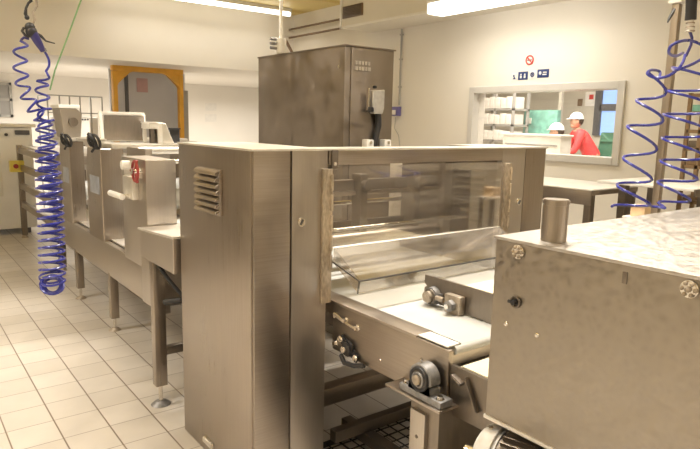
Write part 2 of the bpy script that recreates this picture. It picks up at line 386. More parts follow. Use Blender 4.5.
for k in range(7): m.obox(Vector((5.572, 7.385, 3.205+.0225*k)), (.02, .43, .004), Matrix.Rotation(.7, 3, 'Y'))
m.build('louvre', 'st_dark', vg)
for z, lab in ((3.335, 'upper brown pipe running from the duct end to the far corner'), (3.19, 'lower brown pipe running from the duct end to the far corner')):
    o = MB().tube([(XW-.10, 7.66, z-.0), (XW-.10, YB-.02, z)], .018, 10).build('wall_pipe', 'brown')
    tag(o, lab, 'pipe', 'pipes beyond the duct end')

# ================================================================== FAR END
# orange portal with grey curtain
pl, pr_ = on_y(111.5, 64.5, 11), on_y(182, 70, 11); zt = 2.56
p = thing('door_portal', 'orange painted steel door portal with angled corner braces', 'portal', ((pl.x+pr_.x)/2, 11, 0))
MB().box(pl.x, pl.x+.075, 10.95, 11.07, 0, zt-.1, .006).build('post', 'orange', p)
MB().box(pr_.x-.075, pr_.x, 10.95, 11.07, 0, zt-.1, .006).build('post', 'orange', p)
MB().box(pl.x, pr_.x, 10.94, 11.08, zt-.095, zt, .006).build('lintel', 'orange', p)
for sx, x in ((1, pl.x+.07), (-1, pr_.x-.07)):
    MB().prism([(x, 10.96, zt-.09), (x+sx*.30, 10.96, zt-.09), (x+sx*.22, 10.96, zt-.12), (x+sx*.03, 10.96, zt-.30), (x, 10.96, zt-.36)], (0, .09, 0)).build('corner_brace', 'orange', p)
MB().box(pl.x+.1, pr_.x+.25, 11.5, 11.56, 0, ZS-.02).build('curtain_panel', 'greyp', p)
MB().box(pl.x+.36, pl.x+.41, 11.44, 11.5, 0, ZS-.05).build('curtain_guide', 'dkgrey', p)
nb = on_y(143, 85, 11.48)
nt_ = MB().box(nb.x-.11, nb.x+.09, 11.485, 11.498, nb.z-.13, nb.z+.12).build('paper_notice', 'pink'); tag(nt_, 'faded pink notice on the grey door behind the orange portal', 'notice')
dg = thing('grey_side_post', 'grey steel post just right of the orange portal', 'post', (4.57, 11.25, 0))
MB().box(4.50, 4.63, 11.2, 11.32, .01, 2.2, .01).build('post_body', 'window', dg); MB().box(4.46, 4.67, 11.16, 11.36, 0, .012, .002).build('foot_plate', 'window', dg)
for (x0, y0, x1, y1), lab in (((205, 103, 216.5, 111), 'upper faint paper notice on the cream far wall'), ((205, 114, 216.5, 122), 'lower faint paper notice on the cream far wall')):
    A, B = on_y(x0, y0, YE-.01), on_y(x1, y1, YE-.01)
    o = MB().box(A.x, B.x, YE-.012, YE-.002, B.z, A.z).build('paper_notice', 'offwhite'); tag(o, lab, 'notice', 'faint wall notices')
# wire cage
cg = thing('wire_cage', 'tall grey wire cage left of the orange portal', 'cage', (2.75, 11.9, 0))
m = MB(); x0, x1, zt = 2.25, 3.14, 2.02
for x in (x0, 2.44, 2.60, 2.77, 2.95, x1): m.bar((x, 11.5, 0.0), (x, 11.5, zt), .02, .02)
for z in (.3, .8, 1.3, 1.73, zt): m.bar((x0, 11.5, z), (x1, 11.5, z), .02, .02)
m.build('front_grid', 'window', cg)
for x in (x0, x1):
    m = MB()
    for z in (.3, 1.3, zt): m.bar((x, 11.5, z), (x, 12.3, z), .02, .02)
    m.bar((x, 12.3, 0), (x, 12.3, zt), .02, .02)
    m.build('side_grid', 'window', cg)
cr_ = tag(MB().box(x0+.06, x1-.06, 11.56, 12.25, 0, 1.66, .03).build('white_container', 'white'), 'white container standing inside the grey wire cage', 'container')
# white machine at far left
wm = thing('packing_machine', 'white enamelled machine cabinet at the far left behind the rail rack', 'machine', (1.15, 10.2, 0))
MB().box(.55, 1.66, 9.6, 10.8, .08, 1.50, .03).build('body', 'white', wm)
MB().box(.60, 1.70, 9.55, 10.85, 1.50, 1.55, .01).build('top_cover', 'offwhite', wm)
MB().box(.75, 1.25, 9.585, 9.6, .55, 1.15, .004).build('door_panel', 'offwhite', wm)
MB().box(1.44, 1.62, 9.57, 9.6, 1.40, 1.46, .003).build('display', 'dkgrey', wm)
MB().cyl((1.33, 9.6, 1.40), (1.33, 9.55, 1.40), .02).build('knob', 'black', wm)
for x in (.65, 1.55):
    for y in (9.7, 10.7): MB().cyl((x, y, 0), (x, y, .09), .035).build('foot', 'dkgrey', wm)
# rail rack
rk = thing('rail_rack', 'steel rail rack with four long rails beside the white machine', 'rack', (1.8, 8.1, 0))
for x in (1.40, 2.2):
    for y in (7.0, 9.25): MB().box(x, x+.07, y, y+.07, .04, 1.27, .004).build('upright', 'st_d', rk)
    for y in (7.0, 9.25): MB().cyl((x+.035, y+.035, 0), (x+.035, y+.035, .045), .045, .02).build('foot', 'rust', rk)
for z in (1.20, .97, .72, .47):
    for x in (1.40, 2.2): MB().box(x+.012, x+.058, 7.07, 9.25, z-.04, z+.04, .004).build('rail', 'st_h', rk)
for y in (7.0, 9.25): MB().box(1.47, 2.2, y+.01, y+.06, 1.15, 1.24, .004).build('cross_rail', 'st_h', rk)
MB().box(1.45, 2.2, 7.07, 9.25, 1.24, 1.262).build('top_tray', 'st_w', rk)
es = thing('emergency_button', 'yellow emergency stop box with dark button on the rail rack', 'button', (1.30, 9.2, .96))
c = on_y(16.5, 166.5, 9.2); ROOT[es.name] = c; es.location = c
MB().box(c.x-.085, c.x+.085, 9.13, 9.24, c.z-.07, c.z+.08, .012).build('casing', 'yellow', es)
MB().cyl((c.x-.02, 9.13, c.z+.01), (c.x-.02, 9.085, c.z+.01), .03, bev=.006).build('push_button', 'red', es)

# ================================================================== LEFT PROCESSING LINE
ln = thing('processing_line', 'long stainless production line with upright gate housings at left', 'conveyor', (1.85, 4.9, 0))
def leg(parent, x, y, zt, w=.062, mat='st_v', rod=.07, fm='rust'):
    L = MB().box(x-w/2, x+w/2, y-w/2, y+w/2, rod+.03, zt, .005).build('leg', mat, parent)
    MB().cyl((x, y, .02), (x, y, rod+.035), .012).build('adjuster_rod', 'chrome', L)
    MB().cyl((x, y, 0), (x, y, .022), .05, .024, bev=.003).build('foot_pad', fm, L)
    return L
MB().box(1.30, 1.345, 3.60, 6.7, .45, .70, .006).build('side_beam', 'st_b', ln)
MB().box(2.40, 2.445, 3.60, 6.7, .45, .70, .006).build('side_beam', 'st_b', ln)
MB().box(1.345, 2.40, 3.62, 6.7, .60, .66).build('belt_bed', 'st_w', ln)
m = MB()
for y in (3.7, 4.6, 5.5, 6.4): m.box(1.345, 2.4, y, y+.06, .47, .53)
m.build('cross_member', 'st_h', ln)
MB().box(1.355, 1.62, 3.62, 6.7, .70, .712, .002).build('side_shelf', 'st_w', ln)
MB().box(1.17, 1.345, 3.40, 3.60, .56, .86, .006).build('end_bracket', 'st_b', ln)
for x, y in ((1.33, 5.83), (1.33, 4.78), (2.42, 5.83), (2.42, 4.78), (2.42, 3.7)): leg(ln, x, y, .47, fm='rust')
def housing(x0, x1, y0, y1, z0, z1, ch, mat='st_v'):
    poly = [(x0, y0, z0), (x0, y0, z1), (x0, y1-ch*.4, z1), (x0, y1, z1-ch), (x0, y1, z0)]
    return MB().prism(poly, (x1-x0, 0, 0), .006).build('gate_housing', mat, ln)
h1 = housing(1.30, 1.425, 5.86, 6.24, .69, 1.44, .10)
h2 = housing(1.30, 1.475, 4.87, 5.29, .69, 1.42, .12)
h3 = MB().box(1.20, 1.385, 3.56, 4.02, .75, 1.415, .008).build('gate_housing', 'st_b', ln)
MB().box(1.197, 1.202, 3.62, 3.96, 1.30, 1.36, .002).build('inspection_slot', 'st_w', ln)
MB().box(2.36, 2.52, 5.86, 6.24, .69, 1.44, .01).build('far_housing', 'st_v', ln)
MB().box(2.36, 2.52, 4.87, 5.29, .69, 1.42, .01).build('far_housing', 'st_v', ln)
MB().box(1.385, 2.4, 4.86, 5.30, 1.42, 1.455, .006).build('top_cover', 'st_w', ln)
MB().box(1.30, 2.4, 5.84, 6.26, 1.44, 1.47, .006).build('top_cover', 'st_w', ln)
MB().cyl((1.42, 4.35, 1.43), (2.45, 4.35, 1.43), .026).build('roller', 'st_w', ln)
MB().cyl((1.385, 4.2, 1.36), (2.45, 4.2, 1.36), .016).build('roller', 'chrome', ln)
MB().cyl((1.47, 5.05, .98), (2.37, 5.05, .98), .09).build('roller', 'belt', ln)
MB().cyl((1.42, 6.0, .98), (2.37, 6.0, .98), .09).build('roller', 'belt', ln)
MB().box(1.40, 1.45, 4.15, 4.55, .7, 1.45, .006).build('roller_bracket', 'st_b', ln)
MB().box(2.42, 2.47, 4.15, 4.55, .7, 1.45, .006).build('roller_bracket', 'st_b', ln)
MB().box(1.55, 2.35, 3.7, 4.6, .86, .875, .004).build('product_belt', 'belt', ln)
# framed splash screen
A = on_y(99, 113, 5.2); B = on_y(145, 115, 5.2)
sc = thing('tilted_screen', 'grey tilted screen in a pale frame on the line, in front of orange portal', 'screen', ((A.x+B.x)/2, 5.2, 1.46))
zt = A.z; lo = 1.457
MB().obox(Vector(((A.x+B.x)/2+.01, 5.2, (lo+zt)/2)), (B.x-A.x-.05, .015, zt-lo-.03), Matrix.Rotation(.12, 3, 'X')).build('screen_panel', 'st_d', sc)
m = MB()
for x in (A.x+.012, B.x-.012): m.bar((x, 5.18, lo), (x, 5.22, zt), .03, .03, .004)
m.bar((A.x, 5.22, zt), (B.x, 5.22, zt), .025, .028, .004); m.build('screen_frame', 'offwhite', sc)
# hopper pair on housing 1
hp = thing('feed_hopper', 'small steel feed hopper on the farther gate housing behind blue hose', 'hopper', (1.45, 6.05, 1.47))
A = on_y(58, 108, 5.95); B = on_y(78, 108, 5.95)
MB().prism([(A.x+.03, 5.9, 1.471), (B.x, 5.9, 1.471), (B.x+.02, 5.9, A.z-.04), (B.x-.05, 5.9, A.z+.02), (A.x, 5.9, A.z)], (0, .3, 0), .006).build('hopper_body', 'st_b', hp)
MB().box(A.x-.01, B.x+.0, 5.88, 6.21, A.z-.0, A.z+.03, .005).build('rim', 'white', hp)
MB().cyl((B.x-.06, 5.895, A.z-.12), (B.x-.06, 5.88, A.z-.12), .04).build('viewing_disc', 'st_d', hp)
# small boxes on top of the line
def sbox(px0, py0, px1, py1, Y, dy, mat, label, cat, name, z0=None, lidm=None):
    A, B = on_y(px0, py0, Y), on_y(px1, py1, Y); z = z0 if z0 is not None else B.z
    r = thing(name, label, cat, ((A.x+B.x)/2, Y+dy/2, z))
    MB().box(A.x, B.x, Y, Y+dy, z, A.z-.012, .006).build('box_body', mat, r)
    MB().box(A.x-.006, B.x+.006, Y-.006, Y+dy+.006, A.z-.012, A.z, .003).build('lid', lidm or mat, r)
    return r
sbox(77, 116, 90, 123.5, 6.05, .2, 'white', 'white control box with dark sockets beside the feed hopper', 'control box', 'control_box', 1.471)
m = MB()
for k in range(4):
    c = on_y(80+2.6*k, 119.5, 6.045); m.cyl((c.x, 6.05, c.z), (c.x, 6.042, c.z), .008)
o = m.build('socket', 'dkgrey', [x for x in COL.objects if x.name == 'control_box'][0])
sbox(149, 122, 162.5, 129, 5.0, .2, 'white', 'white box on dark bracket right of the tilted screen', 'box', 'valve_box')
m = MB(); A, B = on_y(151, 129, 5.05), on_y(160, 145, 5.05)
m.box(A.x, A.x+.03, 5.05, 5.1, 1.456, A.z); m.box(B.x-.03, B.x, 5.05, 5.1, 1.456, A.z); m.box(A.x, B.x, 5.06, 5.09, 1.50, 1.53)
m.build('bracket', 'st_dark', [x for x in COL.objects if x.name == 'valve_box'][0])
sbox(169.5, 128, 180, 140, 5.1, .2, 'black', 'black crate on the line just left of the near cabinet', 'crate', 'black_crate', 1.456)
m = MB(); m.prism([(1.80, 4.9, 1.456), (1.90, 4.9, 1.456), (1.87, 4.9, 1.52), (1.83, 4.9, 1.62), (1.80, 4.9, 1.62)], (0, .12, 0), .004)
tag(m.build('guide_chute', 'offwhite'), 'pale upright guide chute between white box and black crate', 'chute')
# black cable tangles on the housings
for (px, py, Y, lab) in ((63, 140, 5.80, 'black hose coil with nozzle on the farther gate housing'), (90, 141, 4.80, 'black hose coil with nozzle on the second gate housing')):
    c = on_y(px, py, Y)
    cb = thing('hose_coil', lab, 'hose', c, 'black hose coils')
    m = MB()
    for k in range(4): m.torus(c+Vector((.01*k, -.012*k, .012*math.sin(k*2))), (1, -.6+.3*k, .3), .034+.006*k, .011, 22, 6)
    m.build('coil', 'black', cb)
    MB().tube([c+Vector((0, -.02, -.02)), c+Vector((.02, -.03, -.05)), c+Vector((.01, 0, -.08))], .010, 8).build('cable', 'black', cb)
    MB().cyl(c+Vector((.02, -.02, .03)), c+Vector((-.02, -.02, .055)), .022, .012).build('nozzle', 'dark', cb)
    MB().box(c.x-.03, c.x+.12, Y, Y+.3, c.z-.005, c.z+.015, .004).build('mount_plate', 'st_w', cb)
# hand wheel, gearbox and crank on the third housing
X = 1.16
hw = thing('hand_wheel', 'red hand wheel with crank handle on the third gate housing', 'hand wheel', on_x(131, 182, X))
c = on_x(134, 171, X)
MB().torus(c+Vector((.0, -.02, 0)), (1, -.05, 0), .060, .008).build('wheel_rim', 'red', hw)
m = MB()
for a in (0, 2.1, 4.2): m.cyl(c+Vector((0, -.02, 0)), c+Vector((0, -.02+.075*math.cos(a), .075*math.sin(a))), .008)
m.build('spoke', 'red', hw)
MB().cyl(c+Vector((-.02, -.02, 0)), c+Vector((.06, -.02, 0)), .018).build('shaft', 'chrome', hw)
g = on_x(127, 187, X); MB().box(X, 1.21, g.y-.09, g.y+.09, g.z-.075, g.z+.07, .015).build('gearbox', 'st_w', hw)
q = on_x(116, 195.5, X-.06); MB().cyl((X, g.y-.02, q.z), (X-.05, g.y-.02, q.z), .012).build('crank_pin', 'chrome', hw)
MB().cyl(Vector((X-.05, q.y-.10, q.z)), Vector((X-.05, q.y+.16, q.z)), .018, bev=.006).build('crank_handle', 'white', hw)
q = on_x(123, 165, X); MB().cyl((X-.01, q.y, q.z), (1.2, q.y, q.z), .028).build('adjust_knob', 'white', hw)

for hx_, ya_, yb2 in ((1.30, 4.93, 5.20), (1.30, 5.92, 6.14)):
    MB().box(hx_-.0015, hx_+.001, ya_, yb2, 1.06, 1.20, .0005).build('blue_patch', 'bluepatch', ln)  # thin pale blue patch on the side face of two housings
sn = thing('sensor_box', 'small white sensor box with black cable on the transfer table', 'sensor', (1.44, 3.30, 1.03))
MB().box(1.40, 1.49, 3.24, 3.34, 1.04, 1.14, .012).build('sensor_casing', 'white', sn)
MB().cyl((1.40, 3.27, 1.06), (1.35, 3.25, 1.05), .018, bev=.004).build('plug', 'black', sn)
MB().tube([(1.39, 3.34, 1.05), (1.385, 3.38, 1.12), (1.40, 3.40, 1.22), (1.41, 3.42, 1.34)], .012, 8).build('cable', 'black', sn)
# near transfer table of the line
tt = thing('transfer_table', 'steel transfer table with pale top between line and near cabinet', 'table', (1.35, 3.3, 0))
MB().prism([(1.135, 2.985, 1.045), (1.135, 3.50, 1.015), (1.135, 3.50, .865), (1.135, 3.30, .86), (1.135, 2.985, .86)], (.02, 0, 0), .003).build('side_panel', 'st_b', tt)
MB().prism([(1.135, 2.985, 1.045), (1.135, 3.54, 1.013), (1.135, 3.54, 1.025), (1.135, 2.985, 1.057)], (.42, 0, 0), .002).build('table_top', 'st_w', tt)
MB().box(1.155, 1.55, 2.99, 3.01, .86, 1.04).build('end_panel', 'st_b', tt)
for x, y in ((1.17, 3.33), (1.52, 3.33)):
    L = MB().box(x-.034, x+.034, y-.03, y+.03, .12, .87, .005).build('leg', 'st_v', tt)
    MB().cyl((x, y, .02), (x, y, .125), .012).build('adjuster_rod', 'chrome', L); MB().cyl((x, y, 0), (x, y, .022), .06, .03, bev=.003).build('foot_pad', 'cast', L)
MB().box(1.20, 1.50, 3.31, 3.35, .30, .35, .004).build('stretcher', 'st_d', tt)
# drive under the table
dr = thing('drive_unit', 'small white valve block with black hoses under the transfer table', 'valve', (1.32, 3.12, .72))
MB().box(1.26, 1.31, 3.09, 3.20, .66, .80, .01).build('valve_body', 'offwhite', dr)
MB().cyl((1.31, 3.14, .76), (1.40, 3.14, .76), .03).build('coupling', 'chrome', dr)
MB().tube([(1.15, 3.36, .86), (1.165, 3.28, .84), (1.19, 3.22, .78), (1.24, 3.17, .70), (1.27, 3.15, .66)], .011, 8).build('cable', 'black', dr)
MB().cyl((1.17, 3.24, .64), (1.25, 3.17, .66), .017, bev=.004).build('lever_grip', 'black', dr)
hs = thing('suction_hose', 'dark curved hose hanging below the transfer table', 'hose', (1.42, 3.1, .1))
MB().tube([(1.29, 3.12, .66), (1.28, 3.14, .52), (1.29, 3.13, .40), (1.34, 3.12, .30), (1.42, 3.11, .24), (1.55, 3.1, .22)], .042, 12).build('hose', 'dark', hs)
MB().torus((1.30, 3.12, .38), (.3, 0, 1), .044, .008).build('hose_clamp', 'chrome', hs)

# ================================================================== GUARD MACHINE (centre)
YF = 2.185; ZT = 1.54
gm = thing('guillotine_machine', 'large brushed steel machine with two side cabinets and clear front guard', 'machine', (2.1, 2.5, 0))
MB().box(1.165, 1.52, 2.20, 2.96, .004, ZT-.006, .004).build('left_cabinet', 'st_v', gm)
MB().box(1.172, 1.345, YF, 2.2, .004, ZT-.006, .003).build('brushed_front', 'st_h', gm)
MB().box(1.352, 1.535, YF-.003, 2.22, .004, ZT-.006, .003).build('front_panel', 'st_b', gm)
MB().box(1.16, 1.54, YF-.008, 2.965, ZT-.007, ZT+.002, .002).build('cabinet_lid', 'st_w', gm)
MB().box(1.54, 2.715, YF-.003, 2.33, 1.47, ZT-.006, .003).build('top_beam', 'st_h', gm)
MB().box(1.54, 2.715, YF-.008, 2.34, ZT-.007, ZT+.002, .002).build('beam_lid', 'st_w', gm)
MB().box(2.715, 2.915, YF-.003, 2.22, .12, ZT-.006, .003).build('front_panel', 'st_b', gm)
MB().box(2.922, 3.11, YF, 2.2, .12, ZT-.006, .003).build('brushed_front', 'st_v', gm)
MB().box(2.72, 3.115, 2.20, 2.60, .12, ZT-.006, .004).build('right_cabinet', 'st_d', gm)
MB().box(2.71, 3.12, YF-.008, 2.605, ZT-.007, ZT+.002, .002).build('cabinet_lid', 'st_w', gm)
for x in (2.8, 3.05):
    for y in (2.26, 2.56): MB().cyl((x, y, 0), (x, y, .125), .03, .02).build('foot', 'chrome', gm)
# louvred vent on the left cabinet
v0, v1 = 2.455, 2.70; z0, z1 = 1.235, 1.44
lv = MB().box(1.150, 1.166, v0, v1, z0, z1, .003).build('vent_louvre', 'st_h', gm)
m = MB(); nl = 7; ph = (z1-z0)/nl
for k in range(nl):
    zz = z0 + ph*k
    m.prism([(1.151, v0+.006, zz+ph*.95), (1.134, v0+.006, zz+ph*.62), (1.128, v0+.006, zz+ph*.18), (1.133, v0+.006, zz+ph*.18), (1.151, v0+.006, zz+ph*.60)], (0, v1-v0-.012, 0), .0008)
m.build('vent_blade', 'st_u', lv)
m = MB(); m.box(1.152, 1.1655, v0+.004, v1-.004, z0+.004, z1-.004); m.build('vent_gap', 'dark', lv)
ph_ = MB().obox(Vector((1.157, 2.64, .075)), (.02, .10, .03), Matrix.Rotation(.0, 3, 'X'), .005).build('latch', 'st_w', gm)
# locks
for x in (1.397, 2.877):
    L = MB().cyl((x, YF-.001, 1.229), (x, YF-.012, 1.229), .020, bev=.003).build('lock', 'chrome', gm)
    MB().obox(Vector((x, YF-.014, 1.229)), (.007, .006, .024), Matrix.Rotation(.5, 3, 'Y'), .001).build('key_slot', 'dark', L)
# hinge strips and guard
for x in (1.500, 2.728):
    m = MB(); m.box(x, x+.052, YF-.020, YF-.003, .85 if x < 2 else .98, 1.455, .003)
    for z in [1.0+.09*i for i in range(5)]: m.cyl((x+.046, YF-.022, z), (x+.046, YF-.022, z+.07), .007, seg=10)
    m.build('hinge_strip', 'worn', gm)
MB().box(1.55, 1.583, YF-.014, YF+.01, 1.452, 1.535, .002).build('hinge_block', 'st_dark', gm)
m = MB(); hexbolt(m, (1.566, YF-.014, 1.475), (0, -1, 0), .006, .005); m.build('bolt', 'chrome', gm)
gp = MB()
th = .006; prof = [(YF-.012, 1.462), (YF-.012, 1.10), (1.975, .992), (1.985, .932)]
pts = [(1.565, a, b) for a, b in prof] + [(1.565, a+th, b+(.003 if i in (1,) else 0)) for i, (a, b) in reversed(list(enumerate(prof)))]
gp.prism(pts, (1.145, 0, 0)); gp = gp.build('clear_guard', 'glass', gm, smooth=False)
m = MB(); m.prism([(1.566, YF-.012, 1.10), (1.566, YF-.012, 1.03), (1.566, 1.985, .932), (1.566, 1.975, .992)], (.004, 0, 0)); m.build('guard_cheek', 'glass', gm, smooth=False)
MB().tube([(1.562, YF-.014, 1.035), (1.562, 1.975, .989), (2.705, 1.975, .989)], .0035, 6).build('guard_edge', 'dark', gm)
MB().tube([(1.562, 1.975, .989), (1.562, 1.985, .932)], .003, 6).build('guard_edge', 'dark', gm)
MB().tube([(1.562, YF-.014, 1.100), (2.71, YF-.014, 1.100)], .003, 6).build('guard_fold', 'st_w', gm)
# inside: knife beam, bars, rollers
MB().box(1.56, 2.71, 2.66, 2.72, 1.285, 1.345, .004).build('knife_beam', 'st_dark', gm)
MB().box(1.56, 2.71, 2.64, 2.66, 1.262, 1.285, .003).build('knife_edge', 'st_h', gm)
MB().cyl((1.54, 2.74, 1.21), (2.72, 2.74, 1.21), .012).build('guide_rod', 'chrome', gm)
MB().cyl((1.54, 2.50, 1.11), (2.72, 2.50, 1.11), .010).build('guide_rod', 'chrome', gm)
MB().cyl((1.54, 2.62, 1.03), (2.72, 2.62, 1.03), .035).build('pressure_roller', 'st_h', gm)
MB().box(1.56, 2.71, 2.80, 2.83, .99, 1.09, .004).build('rear_plate', 'st_d', gm)
for x in (2.05, 2.45):
    MB().box(x, x+.05, 2.60, 2.68, 1.05, 1.38, .004).build('guide_block', 'st_d', gm)
    MB().cyl((x+.025, 2.60, 1.32), (x+.025, 2.56, 1.32), .03, bev=.004).build('clamp_knob', 'st_dark', gm)
m = MB()
for k in range(9): m.box(2.712, 2.718, 2.30, 2.52, 1.10+.035*k, 1.118+.035*k, .001)
m.build('inner_louvre', 'st_dark', gm)
MB().box(2.66, 2.72, 2.56, 2.60, .98, 1.47).build('inner_post', 'st_d', gm)
MB().box(2.70, 2.716, 2.60, 2.99, .50, 1.49, .002).build('inner_wall', 'st_d', gm)

# ================================================================== FRONT CONVEYOR
fc = thing('belt_conveyor', 'pale belt conveyor with steel side rails running through the guarded machine', 'conveyor', (2.2, 2.0, 0))
zb = .84
MB().box(1.575, 1.60, 1.455, 2.18, .622, .842, .004).build('side_rail', 'st_u', fc)
MB().box(1.575, 1.60, 2.97, 3.55, .70, .842, .004).build('side_rail', 'st_u', fc)
MB().box(1.573, 1.664, 1.625, 3.5, .838, .851, .003).build('rail_flange', 'st_u', fc)
MB().box(2.75, 2.775, 1.455, 2.18, .622, .842, .004).build('side_rail', 'st_u', fc)
m = MB(); m.box(1.666, 2.74, 1.47, 3.55, .842, .847); m.cyl((1.62, 1.475, .829), (2.74, 1.475, .829), .018); m.cyl((1.62, 3.55, .80), (2.74, 3.55, .80), .045)
m.build('belt', 'belt', fc)
MB().box(1.60, 2.75, 1.47, 3.5, .77, .828).build('belt_bed', 'st_h', fc)
hpz = MB().box(1.582, 1.648, 1.47, 1.625, .8475, .853, .002).build('hatch_plate', 'white', fc)
MB().box(1.650, 1.655, 1.47, 1.625, .8475, .850).build('hatch_gap', 'dark', fc)
# fittings on the rail
ft = MB()
for y, z in ((2.145, .79), (2.08, .785), (1.995, .775)): hexbolt(MB(), (1.575, y, z), (-1, 0, 0), .010, .018).build('fitting_bolt', 'chrome', fc)
ft.cyl((1.562, 2.15, .80), (1.562, 2.09, .785), .009); ft.cyl((1.560, 2.06, .78), (1.560, 1.99, .772), .006)
ft.build('hose_fitting', 'chrome', fc)
bf = thing('flange_bearing', 'black flanged bearing on the conveyor side rail', 'bearing', (1.575, 2.04, .66))
MB().cyl((1.575, 2.045, .667), (1.548, 2.045, .667), .036, bev=.006).build('bearing_housing', 'black', bf)
MB().obox(Vector((1.568, 2.045, .667)), (.014, .15, .045), Matrix.Rotation(.5, 3, 'X'), .006).build('flange', 'black', bf)
MB().cyl((1.56, 2.045, .667), (1.53, 2.045, .667), .014, bev=.002).build('shaft_end', 'chrome', bf)
for y, z in ((1.99, .64), (2.10, .695)): hexbolt(MB(), (1.561, y, z), (-1, 0, 0), .010, .01).build('bolt', 'chrome', bf)
MB().tube([(1.56, 2.09, .62), (1.54, 2.04, .607), (1.55, 1.98, .61), (1.565, 1.93, .625)], .011, 8).build('cable', 'black', bf)
hexbolt(MB(), (1.575, 2.155, .655), (-1, 0, 0), .011, .014).build('bolt', 'chrome', fc); hexbolt(MB(), (1.575, 1.835, .68), (-1, 0, 0), .004, .003).build('bolt', 'chrome', fc)
# lower frame
MB().box(1.66, 2.72, 2.42, 2.50, .20, .29, .005).build('cross_beam', 'st_u', fc)
MB().box(1.62, 2.60, 2.20, 2.25, .12, .18, .005).build('cross_beam', 'st_dark', fc)
MB().box(1.80, 1.86, 1.50, 2.40, .06, .12, .005).build('floor_beam', 'st_dark', fc)
for x in (1.64, 2.70): leg(fc, x, 2.46, .62)
for x in (1.72, 2.70): leg(fc, x, 1.52, .62)
# second, lower conveyor under the hood
sc2 = thing('lower_conveyor', 'cream belt conveyor with brown steel side under the sanded hood', 'conveyor', (2.2, .8, 0))
MB().box(1.585, 1.60, .2, 1.45, .60, .79, .003).build('side_rail', 'st_d', sc2)
MB().box(2.70, 2.72, .2, 1.45, .60, .79, .003).build('side_rail', 'st_d', sc2)
m = MB(); m.box(1.61, 2.69, .25, 1.42, .782, .788); m.cyl((1.61, 1.42, .765), (2.69, 1.42, .765), .02); m.build('belt', 'beltc', sc2)
MB().box(1.60, 2.70, .25, 1.40, .70, .775).build('belt_bed', 'st_h', sc2)
for x in (1.64, 2.66):
    for y in (.35,): leg(sc2, x, y, .6)
MB().bar((1.578, 1.37, .77), (1.578, 1.31, .66), .018, .012, .003).build('tension_arm', 'st_dark', sc2); MB().bar((1.574, 1.43, .76), (1.574, 1.38, .74), .03, .012, .003).build('tension_block', 'st_dark', sc2)
# support post with pillow block
sp = thing('support_post', 'steel support post with flat bracket plate below the conveyor end', 'post', (1.55, 1.47, 0))
MB().box(1.487, 1.70, 1.405, 1.70, .640, .650, .002).build('bracket_plate', 'st_h', sp)
MB().box(1.515, 1.98, 1.43, 1.58, .02, .640, .004).build('post_body', 'st_d', sp)
MB().box(1.498, 1.516, 1.485, 1.565, .02, .60, .004).build('cover_strip', 'st_b', sp)
m = MB(); hexbolt(m, (1.498, 1.525, .50), (-1, 0, 0), .005, .003); m.build('screw', 'st_dark', sp)
MB().box(1.48, 1.74, 1.40, 1.60, 0, .022, .003).build('foot_plate', 'st_d', sp)
pb = thing('pillow_block', 'grey cast pillow block bearing on the bracket plate of the support post', 'bearing', (1.52, 1.52, .65))
cy, cz, xb = 1.525, .727, 1.50
def arc(c, r, a0, a1, n): return [(c[0]+r*math.cos(a0+(a1-a0)*i/n), c[1]+r*math.sin(a0+(a1-a0)*i/n)) for i in range(n+1)]
out = [(cy-.055, .675)] + [(cy-.05, .70)] + arc((cy, cz), .058, -.25, PI+.25, 20) + [(cy+.05, .70), (cy+.055, .675)]
m = MB(); m.prism([(xb, a, b) for a, b in out], (.055, 0, 0), .004); m.build('bearing_body', 'cast', pb)
m = MB(); m.box(xb-.004, xb+.062, cy-.115, cy+.105, .651, .678, .006)
m.build('base_flange', 'cast', pb)
MB().torus((xb-.002, cy, cz), (1, 0, 0), .040, .008).build('bearing_ring', 'black', pb)
MB().cyl((xb+.01, cy, cz), (xb-.006, cy, cz), .038).build('seal_disc', 'st_dark', pb)
MB().torus((xb-.008, cy, cz), (1, 0, 0), .026, .005).build('inner_ring', 'cast', pb)
MB().cyl((xb, cy, cz), (xb-.022, cy, cz), .019, bev=.003).build('shaft_end', 'rust', pb)
for dy in (-.09, .085): hexbolt(MB(), (xb+.02, cy+dy, .678), (0, 0, 1), .011, .012).build('bolt', 'chrome', pb)
MB().cyl((xb+.02, cy+.01, .785), (xb+.015, cy+.01, .80), .005).build('grease_nipple', 'chrome', pb)

# ================================================================== SANDED HOOD (right foreground)
X0, Y1, Z1, Zb = 1.45, 1.172, 1.323, .748
hd = thing('hood_cabinet', 'large sanded steel hood with rosette screws in the right foreground', 'hood', (2.4, .3, 0))
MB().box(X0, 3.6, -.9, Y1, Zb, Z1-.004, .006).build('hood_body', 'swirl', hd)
MB().box(X0-.004, 3.604, -.904, Y1+.004, Z1-.006, Z1+.004, .003).build('lid', 'swirl_lit', hd)
MB().box(X0-.006, X0+.004, -.9, Y1+.002, Zb-.008, Zb+.004, .002).build('bottom_edge', 'st_w', hd)
for y in (1.085, .605):
    L = MB().cyl((X0, y, Z1-.03), (X0-.010, y, Z1-.03), .021, bev=.004).build('rosette_screw', 'chrome', hd)
    m = MB()
    for k in range(6):
        a = k*PI/3; m.ball((X0-.011, y+.015*math.cos(a), Z1-.03+.015*math.sin(a)), .0052, seg=8)
    m.ball((X0-.014, y, Z1-.03), .007, seg=10); m.build('screw_boss', 'rust', L)
k_ = MB().torus((X0-.004, 1.083, 1.142), (1, 0, 0), .015, .004).build('latch_ring', 'st_dark', hd)
m = MB(); m.cyl((X0, 1.083, 1.142), (X0-.018, 1.083, 1.142), .008); m.cyl((X0-.008, 1.105, 1.140), (X0-.008, 1.075, 1.142), .005); m.build('latch_pin', 'black', k_)
for y, z in ((1.114, 1.065), (1.003, 1.063)):
    MB().ball((X0-.001, y, z), .008, (.6, 1, 1), 12).build('dome_screw', 'chrome', hd)
